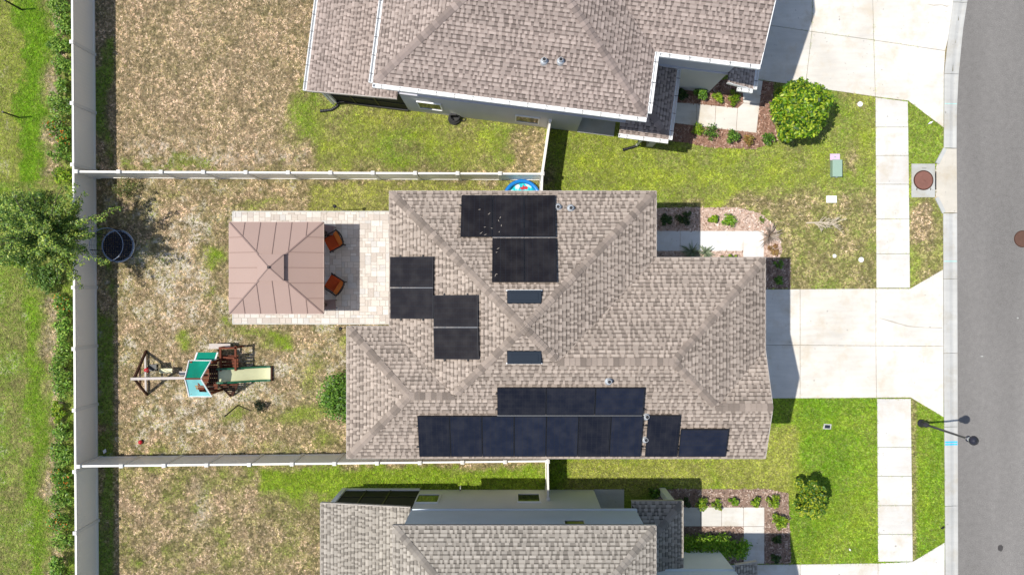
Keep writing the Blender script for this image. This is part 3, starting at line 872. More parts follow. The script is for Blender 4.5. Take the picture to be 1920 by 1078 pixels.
def streak(pts, label):
    s = MB(); n = len(pts); vs = []
    for i, (px, py, w) in enumerate(pts): vs += [(*G2(px, py - w), .0335), (*G2(px, py + w), .0335)]
    s.add(vs, [(2 * i, 2 * i + 2, 2 * i + 3, 2 * i + 1) for i in range(n - 1)]); tag(s.build('stain', M['smudge']), label, 'stain')
streak([(1648, 596, .3), (1662, 600, .9), (1676, 604, 1.5), (1686, 607, .8), (1700, 611, 1.4), (1712, 612.5, .9), (1735, 614, .5), (1766, 614.5, .8)], 'wavy olive brown streak across the apron of the middle driveway')
streak([(1738, 9, .3), (1750, 11, 1.0), (1765, 10, .6), (1774, 13, 1.1), (1780, 12, .3)], 'short grey scuff near the kerb on the wide upper driveway')
# mulch beds
def mulch(poly_px, label, palette, dens, seed, lumps=0.5):
    r = np.random.default_rng(seed)
    w = px_poly(poly_px)
    if area2(w) < 0: w = w[::-1]
    b = MB(); b.slab(w, -0.02, 0.018, 0.015, palette[0])
    V0 = np.array(b.v); 
    xs = [p[0] for p in w]; ys = [p[1] for p in w]
    n = int((max(xs) - min(xs)) * (max(ys) - min(ys)) * dens)
    x = r.uniform(min(xs), max(xs), n); y = r.uniform(min(ys), max(ys), n)
    k = in_poly(x, y, w); x, y = x[k], y[k]
    px = 960 + PPM * x; py = 539 - PPM * y
    k = np.ones(len(x), bool)
    for q in WALK_MAIN + WALK_UP + WALK_LOW: k &= ~in_poly(px, py, q)
    x, y = x[k], y[k]
    n = len(x); a = r.uniform(0, 2 * np.pi, n); l = r.uniform(.025, .075, n); wd = r.uniform(.008, .022, n); z = r.uniform(.02, .05, n); dz = r.normal(0, .016, n)
    ca, sa = np.cos(a), np.sin(a)
    Q = np.stack([np.stack([x - ca * l - sa * wd, y - sa * l + ca * wd, z - dz], -1), np.stack([x - ca * l + sa * wd, y - sa * l - ca * wd, z - dz * .6], -1),
                  np.stack([x + ca * l + sa * wd, y + sa * l - ca * wd, z + dz], -1), np.stack([x + ca * l - sa * wd, y + sa * l + ca * wd, z + dz * .6], -1)], 1)
    pal = np.array(palette); cc = pal[r.integers(0, len(pal), n)] * r.uniform(.6, 1.4, n)[:, None]
    me = MB(); me.v = list(map(tuple, V0)); me.f = b.f; me.c = b.c
    base = len(me.v)
    me.v += list(map(tuple, Q.reshape(-1, 3))); me.c += list(map(tuple, np.repeat(cc, 4, 0)))
    me.f += [tuple(base + 4 * i + j for j in range(4)) for i in range(n)]
    tag(me.build('mulch_bed', M['mulch']), label, 'mulch', kind='stuff')
PINKM = [(.52, .385, .31), (.64, .50, .42), (.40, .28, .22), (.70, .58, .50), (.30, .19, .14)]
REDM = [(.26, .15, .105), (.38, .235, .175), (.17, .09, .065), (.48, .34, .27), (.30, .17, .12)]
BRNM = [(.26, .18, .14), (.38, .28, .225), (.17, .11, .085), (.48, .38, .32)]
mulch(BED_MAIN, 'pinkish bark mulch bed round the front path of the middle house', PINKM, 260, 1)
mulch(BED_GARAGE, 'small shaded mulch bed beside the middle garage and driveway', BRNM, 240, 2)
mulch(BED_UP, 'reddish mulch bed round the front path of the upper house', REDM, 260, 3)
mulch(BED_LOW, 'brown mulch bed round the front path of the lower house', BRNM, 240, 4)

# paver patio: big pavers one by one, the ones hidden below the gazebo joined
def make_patio():
    w = px_poly(PATIO); xs = sorted(p[0] for p in w); ys = sorted(p[1] for p in w)
    x0, x1, y0, y1 = xs[0], xs[-1], ys[0], ys[-1]
    o = MB().box(x0, x1, y0, y1, -0.06, 0.018).build('patio', M['smudge'])
    tag(o, 'pale paver patio between the gazebo and the house', 'patio', kind='structure')
    r = random.Random(5)
    # random ashlar pattern on a grid of 0.155 m modules
    g = 0.125; nx = int((x1 - x0) / g); ny = int((y1 - y0) / g); gx = (x1 - x0) / nx; gy = (y1 - y0) / ny
    used = [[False] * ny for _ in range(nx)]; P = []
    for i in range(nx):
        for j in range(ny):
            if used[i][j]: continue
            for (a, b) in r.sample([(2, 2), (2, 2), (2, 1), (2, 3), (3, 2), (1, 2)], 6) + [(2, 1), (1, 2), (1, 1)]:
                if i + a <= nx and j + b <= ny and all(not used[i + p][j + q] for p in range(a) for q in range(b)):
                    for p in range(a):
                        for q in range(b): used[i + p][j + q] = True
                    P.append((x0 + i * gx, x0 + (i + a) * gx, y0 + j * gy, y0 + (j + b) * gy)); break
    pal = [(.60, .55, .49), (.56, .50, .44), (.64, .60, .55), (.535, .475, .42), (.58, .53, .48), (.53, .505, .475), (.60, .555, .50), (.49, .435, .385)]
    vis, hid = [], []
    gz = (-11.2, -7.6, -1.0, 2.55)
    for p in P:
        cx, cy = (p[0] + p[1]) / 2, (p[2] + p[3]) / 2
        inside = gz[0] < cx < -7.35 and -0.95 < cy < 2.35 or cx > -5.15
        (hid if inside else vis).append(p)
    vis.sort(key=lambda p: -(p[1] - p[0]) * (p[3] - p[2]))
    hid += vis[300:]; vis = vis[:300]
    cache = {}
    for p in vis:
        a, b = p[1] - p[0], p[3] - p[2]
        ci = r.randrange(len(pal)); key = (round(a, 2), round(b, 2), ci)
        if key not in cache:
            s = MB(); s.slab([(-a / 2 + .005, -b / 2 + .005), (a / 2 - .005, -b / 2 + .005), (a / 2 - .005, b / 2 - .005), (-a / 2 + .005, b / 2 - .005)], -0.03, 0, 0.007, pal[ci])
            cache[key] = s.mesh('paver'); cache[key].materials.append(M['paver'])
        mesh_obj('paver', cache[key], None, o, ((p[0] + p[1]) / 2, (p[2] + p[3]) / 2, 0.032 + r.uniform(-.003, .003)))
    s = MB()
    for p in hid:
        s.slab([(p[0] + .005, p[2] + .005), (p[1] - .005, p[2] + .005), (p[1] - .005, p[3] - .005), (p[0] + .005, p[3] - .005)], 0.0, 0.032 + r.uniform(-.003, .003), 0.007, r.choice(pal))
    tag(s.build('small_pavers', M['paver'], o), kind='stuff')
    # edge course
    e = MB()
    for (a, b2) in (((x0, y0), (x1, y0)), ((x0, y1), (x1, y1)), ((x0, y0), (x0, y1))):
        e.bar((*a, 0.012), (*b2, 0.012), 0.05, 0.05)
    e.build('edge_restraint', M['kerb'], o)
make_patio()

# ------------------------------------------------------------------ roofs
PITCH = 0.44
PAL = {
 'tan':  dict(hi=(.398, .331, .276), mid=(.282, .230, .190), cap='cap_tan'),
 'pink': dict(hi=(.388, .317, .277), mid=(.275, .220, .191), cap='cap_pink'),
 'grey': dict(hi=(.378, .341, .291), mid=(.264, .235, .198), cap='cap_grey')}

def shingle_faces(mb, faces, pal, seed, expo=0.143, split=None, nsplit=300):
    """lay overlapping courses with laminated tabs on planar polygons (world points)"""
    r = random.Random(seed)
    hi, mid = pal['hi'], pal['mid']; tabs = []
    for poly in faces:
        P = [Vector(p) for p in poly]
        nrm = Vector((0, 0, 0))
        for i in range(len(P)): nrm += (P[i] - P[0]).cross(P[(i + 1) % len(P)] - P[0])
        nrm.normalize()
        if nrm.z < 0: nrm = -nrm
        u = Vector((0, 0, 1)).cross(nrm).normalized(); v = nrm.cross(u).normalized()
        if v.z < 0: v = -v
        O = min(P, key=lambda p: p.z)
        Q = [((p - O).dot(u), (p - O).dot(v)) for p in P]
        vmax = max(q[1] for q in Q)
        def cross(vv):
            xs = []
            for i in range(len(Q)):
                (a, b), (c, d) = Q[i], Q[(i + 1) % len(Q)]
                if (b > vv) != (d > vv): xs.append(a + (c - a) * (vv - b) / (d - b))
            xs.sort(); return [(xs[i], xs[i + 1]) for i in range(0, len(xs) - 1, 2)]
        W = lambda uu, vv, h: O + u * uu + v * vv + nrm * h
        k = 0
        while k * expo < vmax - 0.01:
            v0, v1 = k * expo, min((k + 1) * expo, vmax)
            m = cross((v0 + v1) / 2); a = cross(v0 + 1e-4); b = cross(v1 - 1e-4)
            shade = r.uniform(.9, 1.08)
            for t, (m0, m1) in enumerate(m):
                if len(a) == len(b) == len(m): (a0, a1), (b0, b1) = a[t], b[t]
                else: a0, a1, b0, b1 = m0, m1, m0, m1
                vv1 = v1 + 0.012
                # backing strip of the course in pieces of uneven tone
                x = min(a0, b0)
                xe = max(a1, b1)
                cl = lambda xx, lo, hi_: max(lo, min(hi_, xx))
                while x < xe:
                    L = r.uniform(.45, 1.0); x2 = min(x + L, xe)
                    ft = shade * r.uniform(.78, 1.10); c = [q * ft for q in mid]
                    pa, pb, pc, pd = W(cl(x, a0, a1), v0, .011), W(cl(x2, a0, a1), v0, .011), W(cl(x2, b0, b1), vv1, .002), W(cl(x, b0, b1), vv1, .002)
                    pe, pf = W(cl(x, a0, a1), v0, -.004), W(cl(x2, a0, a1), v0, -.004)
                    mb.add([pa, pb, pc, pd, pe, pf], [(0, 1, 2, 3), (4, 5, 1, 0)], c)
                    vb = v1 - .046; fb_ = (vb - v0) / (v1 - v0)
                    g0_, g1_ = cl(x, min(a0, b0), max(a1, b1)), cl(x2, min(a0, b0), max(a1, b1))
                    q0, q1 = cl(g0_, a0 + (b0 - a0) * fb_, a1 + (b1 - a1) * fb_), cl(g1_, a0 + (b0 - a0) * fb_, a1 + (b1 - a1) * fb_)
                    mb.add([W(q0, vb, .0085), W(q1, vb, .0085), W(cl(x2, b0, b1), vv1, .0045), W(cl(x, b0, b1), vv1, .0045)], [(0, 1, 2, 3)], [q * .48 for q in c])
                    x = x2
                # laminated tabs
                x = min(a0, b0) - r.uniform(0, .3)
                while x < xe:
                    tw = r.choice((.08, .10, .12, .14, .17, .22)) * r.uniform(.85, 1.15)
                    x2 = x + tw
                    l0, l1, h0, h1 = cl(x, a0, a1), cl(x2, a0, a1), cl(x + .008, b0, b1), cl(x2 - .008, b0, b1)
                    if l1 - l0 > .03 or h1 - h0 > .03:
                        f = shade * r.choice((1.08, 1.03, 1.0, .96, .86)) * r.uniform(.95, 1.05)
                        c = [q * f for q in hi]
                        vm = v0 + (v1 - v0) * r.uniform(.56, .68); fm = (vm - v0) / (v1 - v0)
                        m0_, m1_ = l0 + (h0 - l0) * fm, l1 + (h1 - l1) * fm
                        hm = .023 + (.009 - .023) * fm
                        t1 = ([W(l0, v0, .023), W(l1, v0, .023), W(m1_, vm, hm), W(m0_, vm, hm), W(l0, v0, .004), W(l1, v0, .004)], [(0, 1, 2, 3), (4, 5, 1, 0), (5, 2, 1), (4, 0, 3)], c)
                        k2 = r.choice((.62, .92, 1.0, 1.06)); c2 = [(.30 * q + .70 * w_) * shade * k2 for q, w_ in zip(hi, mid)]
                        t2 = ([W(m0_, vm, hm), W(m1_, vm, hm), W(h1, v1, .009), W(h0, v1, .009), W(h1, v1, 0), W(h0, v1, 0)], [(0, 1, 2, 3), (1, 4, 2), (0, 3, 5)], c2)
                        tabs.append((l1 - l0, t1, t2))
                    x = x2 + r.choice((.05, .07, .09, .12, .16)) * r.uniform(.8, 1.2)
            k += 1
    # the widest tabs are pieces of their own, the rest joins the field
    if split is not None:
        inframe = lambda p: abs(p.x / (H - p.z)) < .62 and abs(p.y / (H - p.z)) < .345
        tabs.sort(key=lambda t: -t[0] - (10 if inframe(t[1][0][0]) else 0))
    for i, (w_, t1, t2) in enumerate(tabs):
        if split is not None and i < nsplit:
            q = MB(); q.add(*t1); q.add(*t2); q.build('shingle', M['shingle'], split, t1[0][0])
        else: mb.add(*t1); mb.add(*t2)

def ridge_caps(lines, parent, mat, width=0.132, step=0.175):
    """lines: (low point, high point, normal of plane 1, normal of plane 2)"""
    for (a, b, n1, n2) in lines:
        a, b = Vector(a), Vector(b); d = (b - a); L = d.length; d.normalize()
        n1, n2 = Vector(n1).normalized(), Vector(n2).normalized()
        up = (n1 + n2).normalized()
        s1 = n1.cross(d).normalized(); s2 = d.cross(n2).normalized()
        if s1.dot(n2) > 0: s1 = -s1          # point away from the other plane
        if s2.dot(n1) > 0: s2 = -s2
        if s1.dot(n2) > 0 or s2.dot(n1) > 0: pass
        s = MB(); ln = step + 0.05
        lo, hi_ = 0.040, 0.016
        pts = []
        for t, h in ((0, lo), (ln, hi_)):
            pts += [d * t + s1 * width + n1 * h, d * t + up * (h + .006), d * t + s2 * width + n2 * h]
        pts += [s1 * width + n1 * (lo - .022), up * (lo - .016), s2 * width + n2 * (lo - .022)]
        s.add(pts, [(0, 1, 4, 3), (1, 2, 5, 4), (6, 7, 1, 0), (7, 8, 2, 1), (0, 3, 6), (2, 8, 5)])
        me = s.mesh('ridge_cap'); me.materials.append(mat)
        st0 = .13 if abs(a.z - b.z) > .3 else 0.0
        n = max(1, int((L - st0) / step))
        for k in range(n):
            mesh_obj('ridge_cap', me, None, parent, a + d * (k * (L - st0) / n + st0))

def plane_n(poly):
    P = [Vector(p) for p in poly]
    nrm = Vector((0, 0, 0))
    for i in range(len(P)): nrm += (P[i] - P[0]).cross(P[(i + 1) % len(P)] - P[0])
    nrm.normalize()
    return nrm if nrm.z > 0 else -nrm

def deck_mesh(faces, parent, name='roof', eave=None, drop=0.0):
    b = MB()
    for f in faces:
        n = plane_n(f)
        b.add([Vector(p) - n * 0.012 for p in f], [tuple(range(len(f)))])
    return b.build(name, M['deck'], parent)

def fascia(mb, a, b, h=0.17, t=0.03, out=None):
    """board under an eave or rake edge from a to b"""
    a, b = Vector(a), Vector(b)
    d = (b - a); d.z = 0; d.normalize()
    side = Vector((d.y, -d.x, 0)) * t / 2
    lo = [a - side + Vector((0, 0, -h)), b - side + Vector((0, 0, -h)), b + side + Vector((0, 0, -h)), a + side + Vector((0, 0, -h))]
    hi = [a - side + Vector((0, 0, .012)), b - side + Vector((0, 0, .012)), b + side + Vector((0, 0, .012)), a + side + Vector((0, 0, .012))]
    mb.hexa(lo, hi)

EZ = 6.2
# ---- middle house
def main_house():
    root = thing('house', 'tan shingled house in the middle with solar panels on its roof', 'house', (0.4, -1.3, 0))
    x0, x1, yT, yB = -4.30, 5.06, 3.375, -5.985
    yG, xG, xL, yL, yE = 1.047, 8.883, -5.797, -1.365, -2.17
    z = lambda h: EZ + PITCH * h
    hp = (x1 - x0) / 2; hg = (yG - yB) / 2; hl = (yL - yB) / 2; he = (yE - yB) / 2
    apex = (x0 + hp, yB + hp, z(hp))
    V = (x1 - hg, yB + hg, z(hg)); Rg = (xG - hg, yB + hg, z(hg))
    K = (xG - he, yB + he, z(he)); Mr = (xG, yB + he, z(he))
    HL = (xL + hl, yB + hl, z(hl)); WL = (x0 + hl, yB + hl, z(hl))
    e = lambda x, y: (x, y, EZ)
    A, B, C, D, E = e(x0, yT), e(x1, yT), e(x1, yG), e(xG, yG), e(xG, yE)
    I, LT, LB, RB = e(x0, yL), e(xL, yL), e(xL, yB), e(xG, yB)
    f_top = [A, B, apex]; f_right = [B, C, V, apex]; f_g = [C, D, Rg, V]; f_hip = [D, E, K, Rg]; f_gab = [E, Mr, K]
    f_bot = [LB, RB, Mr, K, Rg, V, apex, WL, HL]; f_l = [LT, LB, HL]; f_lt = [LT, HL, WL, I]; f_left = [A, apex, WL, I]
    faces = [f_top, f_right, f_g, f_hip, f_gab, f_bot, f_l, f_lt, f_left]
    roof = deck_mesh(faces, root)
    s = MB(); shingle_faces(s, faces, PAL['tan'], 3, split=roof)
    tag(s.build('shingles', M['shingle'], roof), kind='stuff')
    N = lambda f: plane_n(f)
    lines = [(A, apex, N(f_top), N(f_left)), (B, apex, N(f_top), N(f_right)), (WL, apex, N(f_left), N(f_bot)), (V, apex, N(f_right), N(f_bot)),
             (Rg, V, N(f_g), N(f_bot)), (D, Rg, N(f_g), N(f_hip)), (K, Rg, N(f_hip), N(f_bot)), (Mr, K, N(f_gab), N(f_bot)),
             (LT, HL, N(f_l), N(f_lt)), (LB, HL, N(f_l), N(f_bot)), (HL, WL, N(f_lt), N(f_bot))]
    ridge_caps(lines, roof, M['cap_tan'])
    fb = MB()
    for a, b in ((A, B), (B, C), (C, D), (D, E), (E, Mr), (Mr, RB), (RB, LB), (LB, LT), (LT, I), (I, A)): fascia(fb, a, b)
    fb.build('fascia', M['drip'], root)
    sf = MB(); sf.prism([(x0 + .02, yT - .02), (x1 - .02, yT - .02), (x1 - .02, yG - .02), (xG - .02, yG - .02), (xG - .02, yB + .02), (xL + .02, yB + .02), (xL + .02, yL - .02), (x0 + .02, yL - .02)], EZ - .165, EZ - .15)
    sf.build('soffit', M['soffit'], root)
    o = 0.43
    fp = [(x0 + o, yT - o), (x1 - o, yT - o), (x1 - o, yG - o), (xG - o, yG - o), (xG - o, yB + o), (xL + o, yB + o), (xL + o, yL - o), (x0 + o, yL - o)]
    w = MB(); w.prism(fp, 0, EZ - .165)
    w.hexa([(xG - o - .1, yE - .1, EZ - .15), (xG - o, yE - .1, EZ - .15), (xG - o, yB + .1, EZ - .15), (xG - o - .1, yB + .1, EZ - .15)],
           [(xG - o - .1, yB + he + .02, z(he) - .15), (xG - o, yB + he + .02, z(he) - .15), (xG - o, yB + he - .02, z(he) - .15), (xG - o - .1, yB + he - .02, z(he) - .15)])
    w.build('wall', M['stucco_tan'], root)
    # garage door, entry door, some windows
    gx = xG - o
    gd = MB(); gd.box(gx, gx + .03, -4.9, 0.0, 0.03, 2.2); gd = gd.build('garage_door', M['white'], root)
    for k in range(4):
        MB().box(gx + .03, gx + .045, -4.8, -0.1, 0.08 + k * .53, 0.55 + k * .53).build('panel', M['white'], gd)
    d = MB().box(x1 - o, x1 - o + .04, 1.55, 2.5, .05, 2.15).build('door', M['wood_dark'], root)
    MB().box(x1 - o + .04, x1 - o + .09, 1.62, 1.68, 1.0, 1.1).build('handle', M['galv'], d)
    def win(cx, cy, zz, w_, h_, ax):
        f = MB()
        if ax == 'x': f.box(cx - .01, cx + .03, cy - w_ / 2 - .05, cy + w_ / 2 + .05, zz - .05, zz + h_ + .05)
        else: f.box(cx - w_ / 2 - .05, cx + w_ / 2 + .05, cy - .03, cy + .03, zz - .05, zz + h_ + .05)
        fo = f.build('window', M['white'], root)
        p = MB()
        if ax == 'x': p.box(cx + .03, cx + .036, cy - w_ / 2, cy + w_ / 2, zz, zz + h_)
        else: p.box(cx - w_ / 2, cx + w_ / 2, cy - .036, cy + .036, zz, zz + h_)
        p.build('pane', M['glass'], fo)
    for cy in (-4.4, -1.6): win(gx, cy, 3.8, 1.0, 1.4, 'x')
    for cx in (-4.0, 2.0, 6.0): win(cx, yB + o, 3.9, .9, 1.2, 'y')
    for cx in (-2.5, 3.0): win(cx, yT - o, 3.9, .9, 1.2, 'y')
    # roof vents and pipes
    def on(face, px, py, h=0):
        n = plane_n(face); p0 = Vector(face[0]); d = U(px, py, 0) - Vector((0, 0, H)); c0 = Vector((0, 0, H))
        t = (p0 + n * h - c0).dot(n) / d.dot(n); return c0 + d * t, n
    for (f, cx, cy, sgn) in ((f_top, 983, 558, 1), (f_bot, 983, 668, -1)):
        c, n = on(f, cx, cy); u = Vector((1, 0, 0)); v = n.cross(u).normalized()
        if v.z < 0: v = -v
        def W(a, b, h): return c + u * a + v * b + n * h
        # hood: tall at the low edge, flush at the top
        s = MB(); s.hexa([W(-.57, -.22, 0), W(.57, -.22, 0), W(.57, .22, 0), W(-.57, .22, 0)], [W(-.56, -.20, .15), W(.56, -.20, .15), W(.55, .20, .06), W(-.55, .20, .06)])
        vo = s.build('roof_vent', M['ventgrey'], root)
        s = MB(); s.hexa([W(-.60, -.270, .012), W(.60, -.270, .012), W(.60, -.222, .012), W(-.60, -.222, .012)], [W(-.60, -.270, .034), W(.60, -.270, .034), W(.60, -.222, .034), W(-.60, -.222, .034)])
        s.build('flange', M['white'], vo)
        s = MB(); s.hexa([W(-.47, -.12, .131), W(.47, -.12, .131), W(.47, .12, .077), W(-.47, .12, .077)], [W(-.45, -.11, .140), W(.45, -.11, .140), W(.45, .11, .089), W(-.45, .11, .089)])
        s.build('hood_rib', M['ventgrey'], vo)
    for (f, cx, cy, hh) in ((f_top, 1046, 389, .22), (f_top, 1070, 391, .22), (f_bot, 1141, 714, .28), (f_bot, 1212, 780, .2), (f_bot, 1210, 823, .2)):
        c, n = on(f, cx, cy)
        s = MB(); s.lathe((c.x, c.y, c.z), [(.075, -.05), (.075, hh), (.07, hh + .005)], 14); s.smooth = False
        p = s.build('vent_pipe', M['galv'], root)
        s = MB(); s.lathe((c.x, c.y, c.z), [(.16, -.055), (.12, .05), (.08, .08)], 14); s.build('flashing', M['galv'], p)
        s = MB(); s.lathe((c.x, c.y, c.z), [(.06, hh + .006), (.058, hh + .007)], 14); s.build('opening', M['black'], p)
    return dict(top=f_top, left=f_left, bot=f_bot, on=on)
MH = main_house()

# ---- solar arrays
def solar(face, label, rects):
    """rects: pixel rectangles of single panels as seen on the plan"""
    n = plane_n(face); on = MH['on']
    cx = sum((r[0] + r[2]) / 2 for r in rects) / len(rects); cy = sum((r[1] + r[3]) / 2 for r in rects) / len(rects)
    base, _ = on(face, cx, cy)
    root = thing('solar_array', label, 'solar panels', base)
    for (a, b, c, d) in rects:
        P = [on(face, px, py, 0.13)[0] for px, py in ((a, d), (c, d), (c, b), (a, b))]
        ctr = sum(P, Vector()) / 4
        ex = (P[1] - P[0] + P[2] - P[3]) / 2; ey = (P[3] - P[0] + P[2] - P[1]) / 2
        lx, ly = ex.length - .012, ey.length - .012
        ex.normalize(); ey = (ey - ex * ey.dot(ex)).normalized()
        nn = ex.cross(ey)
        W = lambda p, q, h: ctr + ex * p + ey * q + nn * h
        # frame: ring of four bars round the glass
        s = MB(); t = .022
        for (p0, p1, q0, q1) in ((-lx / 2, lx / 2, -ly / 2, -ly / 2 + t), (-lx / 2, lx / 2, ly / 2 - t, ly / 2), (-lx / 2, -lx / 2 + t, -ly / 2 + t, ly / 2 - t), (lx / 2 - t, lx / 2, -ly / 2 + t, ly / 2 - t)):
            s.hexa([W(p0, q0, -.04), W(p1, q0, -.04), W(p1, q1, -.04), W(p0, q1, -.04)], [W(p0, q0, .004), W(p1, q0, .004), W(p1, q1, .004), W(p0, q1, .004)])
        pan = s.build('panel', M['solarframe'], root)
        g = MB(); i = lx / 2 - t; j = ly / 2 - t
        long_x = lx > ly
        def uv(p, q): return (p + 1, q + 1, 0) if not long_x else (q + 1, p + 1, 0)
        for (p, q) in ((-i, -j), (i, -j), (i, j), (-i, j)):
            g.v.append(tuple(W(p, q, 0))); g.c.append(uv(p, q))
        for (p, q) in ((-i, -j), (i, -j), (i, j), (-i, j)):
            g.v.append(tuple(W(p, q, -.03))); g.c.append(uv(p, q))
        g.f += [(0, 1, 2, 3), (7, 6, 5, 4)]
        g.build('cells', M['solar_skytint'] if face is MH['bot'] else M['solar_black'], pan)
    # mounting rails poking out and clamps between the panels
    s = MB(); seen = set()
    for (a, b, c, d) in rects:
        if c - a > d - b: pts = [((a, d - (d - b) * .22), (c, d - (d - b) * .22)), ((a, d - (d - b) * .78), (c, d - (d - b) * .78))]
        else: pts = [((a, b + (d - b) * .24), (c, b + (d - b) * .24)), ((a, b + (d - b) * .76), (c, b + (d - b) * .76))]
        if face is MH['left']: pts = [((a + (c - a) * t, b), (a + (c - a) * t, d)) for t in (.24, .76)]
        for q0, q1 in pts:
            A, B = on(face, *q0, .06)[0], on(face, *q1, .06)[0]
            e = (B - A).normalized(); s.bar(A - e * .06, B + e * .06, .035, .04)
            s.bar(A - n * .07, A + n * .01, .05); s.bar(B - n * .07, B + n * .01, .05)
    s.build('mounting_rail', M['black'], root)
    # bright skirt rail in the gap between two rows
    ends = sorted({round(r_[3]) for r_ in rects})
    for r_ in rects:
        for q_ in rects:
            if -0.5 <= q_[1] - r_[3] <= 3 and min(r_[2], q_[2]) - max(r_[0], q_[0]) > 8:
                yy = (q_[1] + r_[3]) / 2; A, B = on(face, max(r_[0], q_[0]), yy, .115)[0], on(face, min(r_[2], q_[2]), yy, .115)[0]
                t_ = MB(); t_.bar(A, B, .016, .03); t_.build('skirt_rail', M['skirt'], root)
def row(x0, x1, n, y0, y1): return [(x0 + (x1 - x0) * k / n, y0, x0 + (x1 - x0) * (k + 1) / n, y1) for k in range(n)]
solar(MH['top'], 'five black solar panels on the upper roof slope, three above two', row(864, 1042, 3, 366, 444) + row(922.5, 1044, 2, 446.5, 529))
solar(MH['left'], 'pair of dark solar panels at the roof edge next to the patio', [(731, 481, 812, 539), (731.5, 540, 812, 598)])
solar(MH['left'], 'pair of dark solar panels one step in from the patio roof edge', [(812.5, 553, 896, 613), (813, 614.5, 897, 674)])
solar(MH['bot'], 'large sky-tinted solar array of ten panels on the lower roof slope', row(932, 1208, 3, 727, 778) + row(784, 1204, 7, 780, 856))
solar(MH['bot'], 'two sky-tinted solar panels at the street end of the lower roof slope', [(1212, 779, 1273, 856), (1274, 805, 1364, 856)])
def leaf_litter():
    r = random.Random(8)
    for k, (px, py) in enumerate(((902, 437), (910, 440), (909, 426), (922, 428), (935, 414), (940, 423), (934, 466), (931, 473), (931, 514), (929, 516), (936, 435), (917, 401), (899, 393), (938, 408))):
        p, n = MH['on'](MH['top'], px, py, .139)
        a = r.uniform(0, 3.1); l = r.uniform(.03, .07)
        d = Vector((math.cos(a), math.sin(a), 0)); d = (d - n * d.dot(n)).normalized(); w = n.cross(d) * .013
        s = MB(); s.add([p - d * l, p + w, p + d * l + n * .01, p - w], [(0, 1, 2, 3)])
        tag(s.build('fallen_leaf', M['bark_pale'], None), 'tiny pale dead leaf lying on the upper black solar panels', 'leaf', 'dead leaves on the solar panels')
leaf_litter()

